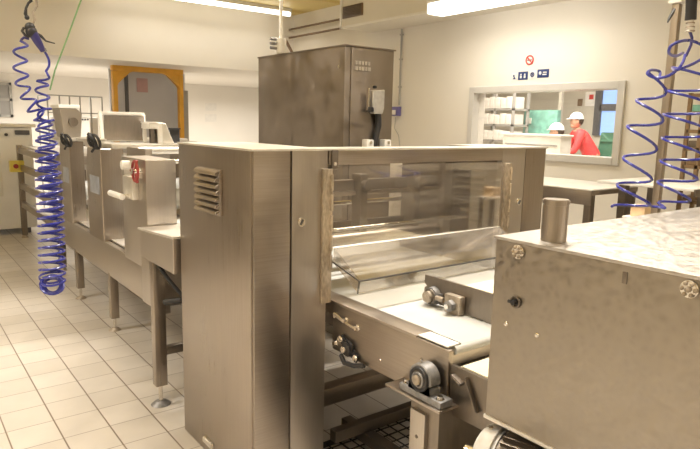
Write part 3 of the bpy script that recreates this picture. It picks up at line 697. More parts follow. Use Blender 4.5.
MB().box(X0-.0015, X0+.001, .755, .768, 1.270, 1.300, .0005).build('dent_mark', 'st_dark', hd)
for x in (1.62, 3.4):
    for y in (-.75, .1): MB().box(x, x+.08, y, y+.08, 0, Zb, .006).build('leg', 'st_d', hd)
# bearing plate that reaches out over the belt
MB().prism([(1.93, 1.955, .858), (1.93, 1.955, .915), (1.93, 1.94, .925), (1.93, 1.955, .935), (1.93, 1.955, .975), (1.93, 1.0, .975), (1.93, 1.0, .790), (1.93, 1.45, .79), (1.93, 1.6, .852)], (.014, 0, 0), .001).build('bearing_plate', 'st_d', hd)
MB().box(1.944, 2.75, 1.0, 1.80, .93, .945, .002).build('upper_belt', 'beltc', hd)
bz = thing('bearing_block', 'left round bearing block bolted to the plate over the belt', 'bearing', (1.92, 1.88, .9))
def flange_brg(r, y, z, rr, tm):
    MB().cyl((1.931, y, z), (1.895, y, z), rr, rr*.9, bev=.005).build('bearing_body', 'cast', r)
    MB().cyl((1.90, y, z), (1.872, y, z), rr*.62, bev=.004).build('shaft_end', tm, r)
    m = MB(); m.box(1.915, 1.931, y-rr*1.2, y+rr*1.2, z-rr*.45, z+rr*.45, .006); m.build('flange', 'cast', r)
    MB().torus((1.894, y, z), (1, 0, 0), rr*.75, .004).build('bearing_ring', 'st_dark', r)
ROOT[bz.name] = Vector((1.93, 1.885, .899)); bz.location = ROOT[bz.name]
flange_brg(bz, 1.885, .893, .043, 'rust')
bz2 = thing('bearing_block', 'right squarish bearing block with hex nut on the plate over the belt', 'bearing', (1.93, 1.755, .887))
m = MB(); m.box(1.893, 1.931, 1.70, 1.795, .845, .932, .012); m.build('bearing_body', 'rust', bz2)
MB().cyl((1.895, 1.745, .887), (1.868, 1.745, .887), .026, seg=6, bev=.002).build('hex_nut', 'cast', bz2)
MB().cyl((1.87, 1.745, .887), (1.855, 1.745, .887), .011).build('shaft_end', 'chrome', bz2)
MB().cyl((1.90, 1.80, .895), (1.90, 1.845, .895), .012).build('link_pin', 'rust', bz2)
m = MB(); hexbolt(m, (1.93, 1.74, .825), (-1, 0, 0), .009, .006); m.build('bolt', 'rust', bz2)
# can on the lid
cn = on_z(555, 243.5, Z1+.004); cn = Vector((1.533, 1.030, Z1+.004))
ca = thing('steel_canister', 'small cylindrical steel canister standing on the hood lid', 'canister', cn)
MB().cyl(cn, cn+Vector((0, 0, .107)), .0365, seg=40, bev=.002).build('canister_body', 'st_v', ca)
MB().cyl(cn+Vector((0, 0, .107)), cn+Vector((0, 0, .122)), .0385, seg=40, bev=.003).build('canister_lid', 'st_v', ca)
# motor below the hood
mo = thing('electric_motor', 'ribbed electric motor with pale end cover below the hood', 'motor', (1.6, 1.08, .45))
mc = Vector((1.447, 1.17, .608)); ax = Vector((.25, -1, .0)).normalized()
MB().cyl(mc, mc+ax*.07, .105, .118, seg=36, bev=.012).build('end_cover', 'alu', mo)
m = MB(); m.cyl(mc+ax*.07, mc+ax*.40, .100, seg=36)
side = ax.cross(Vector((0, 0, 1))).normalized()
for k in range(30):
    a = 2*PI*k/30; dv = side*math.cos(a)+Vector((0, 0, 1))*math.sin(a)
    R = Matrix((dv, ax.cross(dv), ax)).transposed(); m.obox(mc+ax*.235+dv*.108, (.022, .0035, .31), R)
m.build('ribbed_body', 'st_dark', mo)
m = MB()
for k in range(6):
    a = 2*PI*k/6+.4; dv = side*math.cos(a)+Vector((0, 0, 1))*math.sin(a); MB().cyl(mc+ax*.03+dv*.104, mc+ax*.03+dv*.116, .008, seg=8).build('bolt', 'chrome', mo)
MB().box(mc.x-.04, mc.x+.12, 0.78, 1.05, 0, mc.z-.11, .01).build('motor_base', 'st_d', mo)
MB().cyl(mc, mc-ax*.06, .018).build('drive_shaft', 'chrome', mo)

# wire grate and spill tray below
gr = thing('wire_grate', 'dark wire grate lying on the floor below the conveyor', 'grate', (2.2, 2.2, 0))
m = MB()
for i in range(17): m.bar((1.62+.065*i, 1.60, .022), (1.62+.065*i, 2.38, .022), .005, .005)
for i in range(13): m.bar((1.62, 1.60+.065*i, .027), (2.66, 1.60+.065*i, .027), .005, .005)
m.build('wire_grid', 'dark', gr)
m = MB()
for x in (1.62, 2.66): m.bar((x, 1.60, .012), (x, 2.38, .012), .012, .024)
for y in (1.60, 2.38): m.bar((1.62, y, .012), (2.66, y, .012), .012, .024)
m.build('grate_frame', 'dark', gr)

# ================================================================== TALL CABINET BEHIND
tc = thing('tall_cabinet', 'tall plain brown steel cabinet behind the guarded machine', 'cabinet', (2.86, 4.1, 0))
tx0, ty0, tz = 2.65, 3.58, 2.2
MB().box(tx0, 3.11, ty0, 4.85, .10, tz, .006).build('cabinet_body', 'st_t', tc)
MB().box(tx0+.05, 3.08, ty0-.012, ty0, .2, tz-.012, .003).build('cabinet_door', 'st_t', tc)
MB().box(tx0-.006, 3.116, ty0-.016, 4.856, tz-.004, tz+.006, .002).build('top_plate', 'st_t', tc)
for x in (2.72, 3.02):
    for y in (3.68, 4.74): MB().cyl((x, y, 0), (x, y, .11), .03).build('foot', 'chrome', tc)
m = MB()
for row, zz in enumerate((2.085, 2.045)):                # illegible embossed lettering
    x = 2.73
    for k in range(5):
        w = .026 if (k+row) % 2 else .02
        m.box(x, x+w, 3.560, 3.5685, zz-.012, zz+.014, .001); x += w+.006
m.build('lettering', 'etch', tc)
m = MB(); q = on_x(339, 67, tx0); m.cyl((tx0, q.y, q.z), (tx0-.006, q.y, q.z), .012); m.build('screw', 'chrome', tc)
# switch arm device on its front
def fy(x, y, Y=3.54): return on_y(x, y, Y)
dv = thing('isolator_switch', 'grey isolator with black flexible conduit on the tall cabinet front', 'switch', fy(373, 110))
A, B = fy(369.5, 89), fy(381, 112.5)
MB().prism([(A.x, 3.50, A.z-.01), (B.x, 3.50, A.z), (B.x, 3.50, B.z+.03), (B.x-.015, 3.50, B.z-.012), (A.x+.03, 3.50, B.z-.012), (A.x+.005, 3.50, B.z+.03)], (0, .065, 0), .006).build('casing', 'alu', dv)
A = fy(366.5, 88); MB().box(A.x-.004, A.x+.008, 3.51, 3.535, A.z-.16, A.z, .002).build('slide_rod', 'chrome', dv)
q = fy(367.5, 109); MB().box(q.x-.015, q.x+.03, 3.50, 3.54, q.z-.02, q.z+.015, .006).build('lever', 'black', dv)
q = fy(374, 86.5); MB().cyl((q.x, 3.53, q.z-.015), (q.x, 3.53, q.z+.005), .016, bev=.004).build('cap', 'black', dv)
pts = [fy(378, 113), fy(378.5, 119), fy(378.5, 126), fy(377, 132), fy(375.5, 138), fy(374.5, 146), fy(374, 152)]
MB().tube(pts, .023, 12).build('flexible_conduit', 'black', dv)
for (x, lab) in ((367, 'left white bracket at the foot of the black conduit'), (384.5, 'right white bracket at the foot of the black conduit')):
    q = fy(x, 141); r = thing('cable_bracket', lab, 'bracket', (q.x, 3.53, q.z-.05), 'conduit brackets')
    MB().box(q.x-.03, q.x+.035, 3.50, 3.566, q.z-.06, q.z+.012, .008).build('bracket_body', 'white', r)
    MB().cyl((q.x, 3.50, q.z-.01), (q.x, 3.488, q.z-.01), .012).build('screw', 'chrome', r)
# riser pipe with valve above the cabinet
q = on_y(281, 40, 4.5)
rp = thing('riser_pipe', 'thin white riser pipe with fittings above the tall cabinet', 'pipe', (q.x, 4.5, tz))
MB().cyl((q.x, 4.5, tz+.01), (q.x, 4.5, ZC), .014).build('pipe', 'white', rp)
a = on_y(281, 55, 4.5).z; b2 = on_y(281, 36, 4.5).z
MB().cyl((q.x, 4.5, tz+.01), (q.x, 4.5, b2-.02), .045, bev=.006).build('filter_bowl', 'offwhite', rp)
m = MB()
for k in range(3): m.cyl((q.x-.10, 4.5, tz+.05+.035*k), (q.x-.03, 4.5, tz+.05+.035*k), .012)
m.build('fitting', 'cast', rp)
MB().bar((q.x+.03, 4.49, b2-.02), (q.x+.10, 4.49, tz+.03), .03, .015, .003).build('lever', 'brown', rp)

# ================================================================== RIGHT WALL THINGS
cd = thing('wall_conduit', 'thin vertical conduit on the right wall above the violet switch box', 'conduit', (XW-.02, 6.97, 1.9))
MB().cyl((XW-.02, 6.96, 1.945), (XW-.02, 6.96, 3.04), .014).build('conduit_pipe', 'window', cd)
m = MB()
for z in (2.2, 2.6, 2.95): m.box(XW-.037, XW, 6.935, 6.985, z, z+.02, .003)
m.build('clip', 'window', cd)
A = on_x(392, 106, XW); B = on_x(402, 118.5, XW)
sb = thing('switch_box', 'small violet switch box with pale label on the right wall', 'switch box', (XW-.05, (A.y+B.y)/2, 1.76))
MB().box(XW-.08, XW, B.y+.02, A.y-.04, 1.785, 1.92, .01).build('casing', 'violet', sb)
MB().box(XW-.084, XW-.08, B.y+.06, B.y+.16, 1.80, 1.87, .001).build('label_plate', 'offwhite', sb)
MB().box(XW-.05, XW-.005, A.y-.02, A.y+.015, 1.81, 1.89, .005).build('red_plug', 'red', sb)
MB().tube([(XW-.02, B.y+.12, 1.766), (XW-.02, B.y+.14, 1.6), (XW-.015, B.y+.05, 1.5), (XW-.012, B.y+.0, 1.3)], .006, 6).build('cable', 'window', sb)
ns = thing('no_smoking_sign', 'round red and white prohibition sign above the window', 'sign', (XW, 4.67, 2.44))
MB().cyl((XW-.001, 4.672, 2.448), (XW-.006, 4.672, 2.448), .056, seg=36).build('sign_disc', 'signwhite', ns)
MB().torus((XW-.008, 4.672, 2.448), (1, 0, 0), .050, .008, 36).build('red_ring', 'signred', ns)
MB().obox(Vector((XW-.011, 4.672, 2.448)), (.004, .10, .012), Matrix.Rotation(.78, 3, 'X')).build('red_bar', 'signred', ns)
MB().box(XW-.010, XW-.006, 4.64, 4.705, 2.442, 2.452).build('cigarette_mark', 'dark', ns)
for k, (xa, xb_, kind) in enumerate(((512.3, 517.2, 0), (518.5, 528, 1), (529.5, 536, 2), (537.5, 549, 3))):
    A = on_x(xa, 75, XW); B = on_x(xb_, 75, XW); zc = 2.262+.007*k; h = .048
    sg = thing('safety_sign', ['leftmost small white and blue pictogram below the no smoking sign', 'second blue pictogram from left with pale figure pair', 'third sign, white with a blue oval pictogram', 'rightmost wide blue pictogram above the window'][k], 'sign', (XW, (A.y+B.y)/2, zc-h), 'safety pictograms above window')
    MB().box(XW-.006, XW-.001, B.y, A.y, zc-h, zc+h, .001).build('sign_plate', 'blueplate' if kind in (1, 3) else 'signwhite', sg)
    m = MB(); cy = (A.y+B.y)/2
    if kind == 0: m.ball((XW-.007, cy+.008, zc+.012), .013, (.3, 1, 1)); m.prism([(XW-.008, cy+.02, zc-.028), (XW-.008, cy-.022, zc-.028), (XW-.008, cy-.004, zc+.004)], (.003, 0, 0)); mt = 'blueplate'
    elif kind == 1:
        for s in (-.028, .028): m.ball((XW-.007, cy+s, zc+.014), .011, (.3, 1, 1)); m.box(XW-.009, XW-.006, cy+s-.013, cy+s+.013, zc-.028, zc+.002)
        mt = 'signwhite'
    elif kind == 2: m.torus((XW-.008, cy, zc), (1, 0, 0), .022, .007); m.box(XW-.009, XW-.006, cy-.008, cy+.008, zc-.01, zc+.01); mt = 'blueplate'
    else: m.ball((XW-.007, cy+.04, zc+.005), .018, (.3, 1, 1.2)); m.box(XW-.009, XW-.006, cy-.05, cy+.005, zc-.02, zc-.006); m.box(XW-.009, XW-.006, cy-.05, cy+.0, zc+.006, zc+.018); mt = 'signwhite'
    m.build('pictogram', mt, sg)

# ------------------------------------------------------------------ things in the side room
XS = 8.6
sh = thing('storage_shelf', 'tall grey storage shelf of white boxes at the left end of the window', 'shelf', (XS+.2, 7.2, 0))
A, B = on_x(477, 120, XS), on_x(512, 120, XS); ya, yb = B.y, A.y
zs = [on_x(490, v, XS).z for v in (139.5, 124, 108.5)]
for y in (yb, (ya+yb)/2, ya): MB().box(XS, XS+.04, y-.02, y+.02, 0, 2.3).build('upright', 'slot', sh)
for y in (yb, ya): MB().box(XS+.40, XS+.44, y-.02, y+.02, 0, 2.3).build('upright', 'slot', sh)
for z in [.4, .8] + zs: MB().box(XS+.0, XS+.44, ya-.02, yb+.02, z-.035, z).build('shelf_board', 'slot', sh)
MB().box(XS-.06, XS, yb-.07, yb+.03, 0, 2.3).build('dark_post', 'dark', sh)
n = 6
for r, z in enumerate(zs):
    for k in range(n):
        w = (yb-ya-.04)/n; y = ya+.02+w*k; hh = [.155, .165, .18][r]+.01*((k*7+r) % 3)
        o = MB().box(XS-.01, XS+.34, y+.006, y+w-.006, z+.001, z+hh, .004).build('carton', 'box')
        tag(o, 'white carton on the %s shelf seen at the window left end' % ['lowest visible', 'middle', 'top'][r], 'box', 'cartons on the %s shelf' % ['lower', 'middle', 'upper'][r])
wc = thing('white_counter', 'long white machine counter behind the window in front of the workers', 'counter', (7.5, 5.8, 0))
A, B = on_x(503, 135, 7.3), on_x(572, 135, 7.55)
MB().box(7.3, 7.55, B.y, A.y, 0, B.z-.03, .01).build('counter_body', 'white', wc)
MB().box(7.27, 7.57, B.y-.02, A.y+.02, B.z-.03, B.z, .008).build('counter_top', 'offwhite', wc)
MB().box(7.29, 7.3, B.y+.05, A.y-.05, B.z-.16, B.z-.14).build('seam', 'slot', wc)
gn = thing('green_machine', 'green translucent machine standing behind the white counter', 'machine', (9.3, 6.6, 0))
A, B = on_x(524, 110, 9.3), on_x(556, 132, 9.3)
MB().box(9.3, 9.42, B.y, A.y, .9, A.z, .03).build('machine_body', 'green', gn)
MB().box(9.28, 9.3, A.y-.18, A.y-.06, A.z-.24, A.z-.14, .004).build('panel', 'offwhite', gn)
for y in (B.y+.05, A.y-.05): MB().box(9.32, 9.40, y-.03, y+.03, 0, .9).build('leg', 'slot', gn)
bw = thing('blue_window', 'narrow blue daylight window in the side room by the right edge', 'window', (10.38, 5, 1.6))
A, B = on_x(603, 84, 10.38), on_x(622, 136, 10.38)
MB().box(10.37, 10.39, B.y, A.y, B.z, A.z).build('window_pane', 'sky', bw)
m = MB(); m.box(10.33, 10.40, A.y-.03, A.y+.10, B.z, A.z); m.box(10.33, 10.38, B.y, A.y, (A.z*.5+B.z*.5)-.02, (A.z*.5+B.z*.5)+.10); m.build('window_frame', 'dkgrey', bw)
gb = thing('waste_bin', 'dark green plastic bin below the blue window', 'bin', (9.3, 4.9, 0))
A, B = on_x(598, 138, 9.2), on_x(613, 138, 9.2)
MB().prism([(9.2, A.y-.02, 0), (9.2, B.y+.02, 0), (9.2, B.y, 1.45), (9.2, A.y-.04, 1.62), (9.2, A.y, 1.3)], (.4, 0, 0), .02).build('bin_body', 'dkgreen', gb)
MB().box(9.18, 9.62, B.y-.01, A.y-.04, 1.45, 1.49, .01).build('bin_rim', 'dkgreen', gb)
for (xa, ya_, xb_, yb_, mt, lab, cat) in ((586, 92, 597, 106, 'signwhite', 'white framed notice with red mark on the side room wall', 'notice'), (578, 99, 582, 106, 'brown', 'small brown plate left of the white notice', 'plate')):
    A, B = on_x(xa, ya_, 10.39), on_x(xb_, yb_, 10.39)
    r = thing('wall_notice', lab, cat, (10.39, (A.y+B.y)/2, B.z))
    MB().box(10.385, 10.397, B.y, A.y, B.z, A.z).build('notice_sheet', mt, r)
    if mt == 'signwhite': MB().box(10.380, 10.386, B.y+.08, A.y-.08, B.z+.12, A.z-.05).build('red_mark', 'signred', r)

def person(name_label, head, lean, shirt, facing=(-1, .35)):
    """head: centre of the head; lean: vector from pelvis to neck"""
    hx, hy, hz = head; f = Vector((facing[0], facing[1], 0)).normalized(); sd = Vector((0, 0, 1)).cross(f)
    neck = Vector((hx, hy, hz-.15)) - f*.04
    pel = neck - Vector(lean); 
    r = thing('person', name_label, 'person', (pel.x, pel.y, 0))
    def skin(nm, chain, edges, mat, sub=2):
        me = bpy.data.meshes.new(nm); me.from_pydata([tuple(Vector(p)-ROOT[r.name]) for p, _ in chain], edges, [])
        o = bpy.data.objects.new(nm, me); COL.objects.link(o); o.parent = r; me.materials.append(M[mat])
        sm = o.modifiers.new('skin', 'SKIN'); 
        for v, (_, rr) in zip(me.skin_vertices[0].data, chain): v.radius = rr if isinstance(rr, tuple) else (rr, rr)
        me.skin_vertices[0].data[0].use_root = True
        ss = o.modifiers.new('sub', 'SUBSURF'); ss.levels = sub; ss.render_levels = sub; sm.use_smooth_shade = True
        ROOT[o.name] = ROOT[r.name]; return o
    sh_l, sh_r = neck+sd*.18-Vector((0, 0, .05)), neck-sd*.18-Vector((0, 0, .05))
    chest = neck.lerp(pel, .32); belly = neck.lerp(pel, .68)
    hl, hr = pel+sd*.10-Vector((0, 0, .06)), pel-sd*.10-Vector((0, 0, .06))
    kl, kr = Vector((hl.x, hl.y, .48))+f*.04, Vector((hr.x, hr.y, .48))+f*.04
    al, ar = Vector((hl.x, hl.y, .08))-f*.02, Vector((hr.x, hr.y, .08))-f*.02
    el, er = sh_l+f*.10-Vector((0, 0, .27))+sd*.04, sh_r+f*.10-Vector((0, 0, .27))-sd*.04
    wl, wr = el+f*.22-Vector((0, 0, .05))-sd*.05, er+f*.22-Vector((0, 0, .05))+sd*.05
    ch = [(pel, .13), (belly, .12), (chest, (.15, .11)), (neck-Vector((0, 0, .03)), .075), (neck, .052), (neck+Vector((0, 0, .06))+f*.02, .05),
          (sh_l, .055), (el, .042), (wl, .028), (sh_r, .055), (er, .042), (wr, .028), (hl, .085), (kl, .058), (al, .04), (al+f*.16-Vector((0, 0, .04)), .035),
          (hr, .085), (kr, .058), (ar, .04), (ar+f*.16-Vector((0, 0, .04)), .035)]
    ed = [(0, 1), (1, 2), (2, 3), (3, 4), (4, 5), (3, 6), (6, 7), (7, 8), (3, 9), (9, 10), (10, 11), (0, 12), (12, 13), (13, 14), (14, 15), (0, 16), (16, 17), (17, 18), (18, 19)]
    for wv, s in ((wl, 1), (wr, -1)):                  # five fingers each
        base = len(ch); wi = 8 if s == 1 else 11
        palm = wv+f*.055-Vector((0, 0, .01)); ch.append((palm, .026)); ed.append((wi, base))
        for q_, ln_ in enumerate((.060, .072, .068, .052)):
            kx = palm+f*.03+sd*(.026-.017*q_)*s; i0 = len(ch)
            ch += [(kx, .009), (kx+f*ln_*.55-Vector((0, 0, .006)), .0085), (kx+f*ln_*.9-Vector((0, 0, .025)), .0075)]; ed += [(base, i0), (i0, i0+1), (i0+1, i0+2)]
        i0 = len(ch); tb = palm-sd*s*.03; ch += [(tb, .010), (tb-sd*s*.015+f*.035, .009)]; ed += [(base, i0), (i0, i0+1)]
    skin('body', ch, ed, 'skin', 1)
    ch = [(belly.lerp(pel, .8), .145), (belly, .135), (chest, (.165, .125)), (neck-Vector((0, 0, .045)), .09), (sh_l, .072), (el, .055), (el.lerp(wl, .6), .042), (sh_r, .072), (er, .055), (er.lerp(wr, .6), .042)]
    skin('shirt', ch, [(0, 1), (1, 2), (2, 3), (3, 4), (4, 5), (5, 6), (3, 7), (7, 8), (8, 9)], shirt)
    ch = [(pel, .145), (hl, .10), (kl, .075), (al+Vector((0, 0, .03)), .06), (hr, .10), (kr, .075), (ar+Vector((0, 0, .03)), .06)]
    skin('trousers', ch, [(0, 1), (1, 2), (2, 3), (0, 4), (4, 5), (5, 6)], 'whitecloth')
    H = Vector(head)
    R = Matrix((f, sd, Vector((0, 0, 1)))).transposed().to_4x4()
    def loc(mb_fn):
        m_ = MB(); mb_fn(m_)
        m_.bm.transform(Matrix.Translation(H) @ R); return m_
    def face(m_):
        m_.ball((0, 0, 0), .1, (.92, .76, 1.12), 20); m_.ball((.085, 0, -.015), .018, (1, .7, 1.3), 8); m_.ball((.03, 0, -.07), .06, (1, .8, .8), 12)
        for s in (-1, 1): m_.ball((-.005, s*.078, -.01), .02, (.7, .4, 1.3), 8)
        m_.ball((.078, 0, -.06), .016, (.5, 1.3, .4), 8)
    loc(face).build('head', 'skin', r)
    def eyes(m_):
        for s in (-1, 1): m_.ball((.083, s*.03, .012), .010, (.6, 1.1, .7), 8)
    loc(eyes).build('eye', 'dark', r)
    loc(lambda m_: m_.ball((-.025, 0, .015), .1, (.88, .80, 1.0), 16)).build('hair', 'hair', r)
    def cap(m_):
        t = bmesh.new(); bmesh.ops.create_uvsphere(t, u_segments=20, v_segments=12, radius=.112)
        bmesh.ops.bisect_plane(t, geom=t.verts[:]+t.edges[:]+t.faces[:], plane_co=(0, 0, .0), plane_no=(0, 0, 1), clear_inner=True)
        m_._add(t, Matrix.Translation((0, 0, .030)) @ Matrix.Diagonal((1, .88, .98, 1)))
        m_.obox(Vector((.105, 0, .036)), (.08, .13, .008), Matrix.Rotation(.25, 3, 'Y'), .003)
    loc(cap).build('cap', 'whitecloth', r)
    return r
h = on_x(576.5, 121, 8.75); person('person in red shirt and white cap bending over the white counter', h, (-.16, .26, .50), 'redcloth', (-.75, .65))
h = on_x(556.5, 132, 8.08); person('person in white cap bent low behind the counter, only head showing', h, (-.12, .1, .52), 'whitecloth', (-.6, .8))

# ------------------------------------------------------------------ tables, rack, crate at right
X1 = 4.4
A = on_x(593, 189.5, X1); zb_ = on_x(593, 206, X1).z; y1 = A.y; zt1 = A.z
tb = thing('work_table', 'grey steel work table with deep front panel behind the guarded machine', 'table', (4.7, y1+.8, 0))
MB().box(X1-.015, 5.10, y1, y1+1.6, zt1-.012, zt1, .003).build('table_top', 'offwhite', tb)
MB().box(X1-.012, X1, y1+.005, y1+1.6, zb_, zt1-.012, .003).build('front_panel', 'st_u', tb)
MB().box(X1, 5.10, y1+.005, y1+.015, zt1-.05, zt1-.012, .002).build('end_panel', 'st_h', tb)
for x in (X1+.03, 5.06):
    for y in (y1+.04, y1+1.55): MB().box(x-.03, x+.03, y-.03, y+.03, 0, zt1-.012, .004).build('leg', 'st_d', tb)
MB().box(X1+.06, 5.0, y1+.1, y1+1.5, .5, .52, .003).build('lower_shelf', 'white', tb)
t2 = thing('long_table', 'pale long table with dark edge right of the grey work table', 'table', (5.1, y1-.4, 0))
za = on_y(610, 201, y1-.75).z
MB().box(X1+.0, 5.2, y1-.75, y1-.03, za, za+.02, .004).build('table_top', 'offwhite', t2)
MB().box(X1+.0, 5.2, y1-.765, y1-.75, za-.035, za+.015, .003).build('edge_strip', 'st_dark', t2)
for x in (X1+.28, 5.14):
    for y in (y1-.70, y1-.1): MB().box(x-.03, x+.03, y-.03, y+.03, 0, za, .004).build('leg', 'st_dark', t2)
MB().box(X1+.1, 5.1, y1-.70, y1-.1, .60, .62, .003).build('lower_shelf', 'offwhite', t2)
q = on_y(641, 207.5, 1.66)
oc = thing('orange_crate', 'pale orange crate on a small stand beside the square pole', 'crate', (q.x, 1.66, q.z-.05))
MB().box(q.x-.035, q.x+.045, 1.62, 1.70, q.z-.05, q.z+.004, .004).build('crate_body', 'orangeplastic', oc)
MB().box(q.x-.04, q.x+.05, 1.615, 1.705, q.z+.004, q.z+.012, .002).build('crate_rim', 'orangeplastic', oc)
st2 = thing('crate_stand', 'low white stand below the pale orange crate', 'stand', (q.x, 1.66, 0))
MB().box(q.x-.06, q.x+.08, 1.60, 1.73, q.z-.062, q.z-.05, .003).build('stand_top', 'offwhite', st2)
for x in (q.x-.045, q.x+.065):
    for y in (1.615, 1.715): MB().box(x-.01, x+.01, y-.01, y+.01, 0, q.z-.062).build('leg', 'st_d', st2)
# tray rack at the right edge
rx = 5.3
r2 = thing('tray_rack', 'brown metal tray rack at the right edge behind the blue hose', 'rack', (rx+.3, 2.2, 0))
a1 = on_x(685, 150, rx).y; ztop = on_x(690, 93, rx).z
ys = (a1, a1-.17, a1-.55)
for y in (a1, a1-.55):
    for x in (rx, rx+.55): MB().box(x-.015, x+.015, y-.015, y+.015, .08, ztop, .003).build('upright', 'rack', r2)
MB().box(rx-.015, rx+.015, a1-.12, a1-.09, .08, ztop, .003).build('upright', 'rack', r2)
for k in range(9):
    z = ztop-.02-.145*k
    m = MB(); m.box(rx-.015, rx+.01, a1-.55, a1, z-.014, z+.014); m.box(rx+.54, rx+.565, a1-.55, a1, z-.014, z+.014)
    m.box(rx, rx+.55, a1-.012, a1+.012, z-.01, z+.01); m.box(rx, rx+.55, a1-.562, a1-.538, z-.01, z+.01); m.build('rail', 'rack', r2)
for x in (rx, rx+.55):
    for y in (a1, a1-.55): MB().torus((x, y, .04), (1, 0, 0), .03, .012).build('castor', 'black', r2)
for k in (1, 3, 4, 6):
    z = ztop-.02-.145*k; o = MB().box(rx+.0, rx+.53, a1-.53, a1-.02, z+.015, z+.05+.02*(k % 2), .006).build('baking_tray', 'green' if k == 1 else ('st_dark' if k % 2 else 'rack'))
    tag(o, {1: 'greenish tray near the top of the brown rack', 3: 'dark tray in the upper middle of the brown rack', 4: 'brown tray in the middle of the brown rack', 6: 'brown tray near the bottom of the brown rack'}[k], 'tray', 'trays in the brown rack')

# ------------------------------------------------------------------ pole, spiral hoses, air guns
pp = thing('square_pole', 'slim square steel pole standing behind the sanded hood', 'pole', (2.996, 1.45, 0))
MB().box(2.975, 3.009, 1.433, 1.467, .01, 2.235, .004).build('pole', 'st_v', pp)
MB().box(2.965, 3.027, 1.42, 1.48, 2.235, 2.25, .004).build('pole_cap', 'offwhite', pp)
MB().box(2.90, 3.09, 1.36, 1.54, 0, .012, .003).build('foot_plate', 'st_d', pp)
q = on_y(671, 14, 1.45); MB().tube([on_y(674.5, 9, 1.42), on_y(672.5, 13, 1.42), on_y(669, 19, 1.42), on_y(667.5, 22.5, 1.42)], [.006, .008, .006, .003], 8).build('hook', 'black', pp)

def spiral(path, rad, pitch_fn, n_per=16):
    """helix wound round a 3-D axis path; rad and pitch vary with distance"""
    P = [Vector(p) for p in path]; out = []; ang = 0.; last = None
    segs = []; total = 0
    for a, b in zip(P, P[1:]): segs.append((a, b, (b-a).length)); total += (b-a).length
    s = 0.; prev = None
    while s < total:
        d = s
        for a, b, l in segs:
            if d <= l: break
            d -= l
        c = a.lerp(b, min(1, d/l))
        d2 = min(total, s+.03); e = d2
        for a2, b2_, l2 in segs:
            if e <= l2: break
            e -= l2
        t = ((a2.lerp(b2_, min(1, e/l2))) - c)
        if t.length < 1e-5: t = b-a
        t.normalize()
        u = Vector((0, 1, 0)) if prev is None else prev
        u = (u - t*u.dot(t)).normalized(); prev = u; w = t.cross(u)
        f_ = s/total; R_ = rad(f_) if callable(rad) else rad
        out.append(c + (u*math.cos(ang) + w*math.sin(ang))*R_)
        pt = pitch_fn(f_); ang += 2*PI/n_per; s += pt/n_per
    return out
def smooth(P, n=6):
    P = [Vector(p) for p in P]; out = []
    for i in range(len(P)-1):
        a, b, c, d = P[max(0, i-1)], P[i], P[i+1], P[min(len(P)-1, i+2)]
        for j in range(n):
            t = j/n; out.append(.5*((2*b)+(c-a)*t+(2*a-5*b+4*c-d)*t*t+(-a+3*b-3*c+d)*t**3))
    return out+[P[-1]]
def ly(x, y, Y=2.4): return on_y(x, y, Y)
# left hose
lh = thing('spiral_hose', 'blue spiral air hose hanging in a double strand at far left', 'hose', ly(52, 292))
axis = [ly(21, 40), ly(20, 65), ly(23, 88), ly(33, 108), ly(44, 122), ly(46, 160), ly(49, 220), ly(50.5, 278), ly(52, 288, 2.37), ly(54, 280, 2.34), ly(52.5, 220, 2.36), ly(49, 160, 2.37), ly(46, 120, 2.37), ly(43, 100), ly(41.5, 84), ly(43, 74)]
tot = [0]
for a, b in zip(axis, axis[1:]): tot.append(tot[-1]+(b-a).length)
fb = tot[8]/tot[-1]
def pit(f_):
    d = abs(f_-fb)/max(fb, 1-fb); return .027 + .028*max(0, (d-.35))/.65
pts = spiral(axis, lambda f_: .037-.016*min(1, max(0, abs(f_-fb)/max(fb, 1-fb)-.45)/.3), pit)
for k_i, (r_, y_) in enumerate(((.034, 2.35), (.029, 2.385))):
    MB().torus(ly(52.5, 284.5, y_), fw, r_, .0046, 30, 7).build('hose_bend', 'blue', lh)
# straight lead to the gun
pts += smooth([ly(46, 71), ly(49, 66), ly(48.5, 59), ly(45, 52)])
MB().tube(pts, .0042, 7).build('hose', 'blue', lh)
MB().cyl(ly(45, 52), ly(43.3, 48.5), .008).build('hose_coupling', 'cast', lh)
MB().tube([ly(21, 40), ly(24, 37.5), ly(29, 39)], .0042, 7).build('hose_end', 'navy', lh)
# left air gun
ag = thing('air_gun', 'black air blow gun hanging from a hook above the left spiral hose', 'air gun', ly(32, 35))
def tilt(p, q, r0, r1, nm, mat, par, k=14): return MB().tube([p, p.lerp(q, .5), q], [r0*.9, (r0+r1)/2, r1*.9], k).build(nm, mat, par)
tilt(ly(31, 30), ly(43.5, 51.5), .018, .010, 'handle', 'navy', ag)
MB().ball(ly(31.5, 32), .019, (1, .9, 1.05)).build('gun_body', 'black', ag)
MB().ball(ly(30, 27.5), .017, (1, .8, 1)).build('gun_cap', 'black', ag)
MB().tube([ly(35, 33), ly(41, 36), ly(46, 41), ly(55, 43.5)], [.006, .005, .003, .002], 8).build('nozzle_tube', 'black', ag)
MB().tube([ly(29, 38), ly(25, 35), ly(22, 31), ly(24, 27.5)], .0045, 8).build('trigger', 'dark', ag)
MB().tube([ly(33, 25), ly(34.5, 20), ly(33.5, 12), ly(37, 6), ly(36, -4), ly(35, -60)], .0035, 8).build('hanging_wire', 'rust', ag)
hk = thing('ceiling_hook', 'dark curved hook beside the wire of the left air gun', 'hook', ly(27, 10))
MB().tube([ly(27, 18), ly(25.5, 14), ly(26, 8), ly(28.5, 3), ly(31, 1), ly(29, -6), ly(30, -60)], [.004, .006, .004, .004, .006, .004, .004], 8).build('hook', 'black', hk)
MB().ball(ly(27, 17.5), .008).build('hook_tip', 'black', hk)
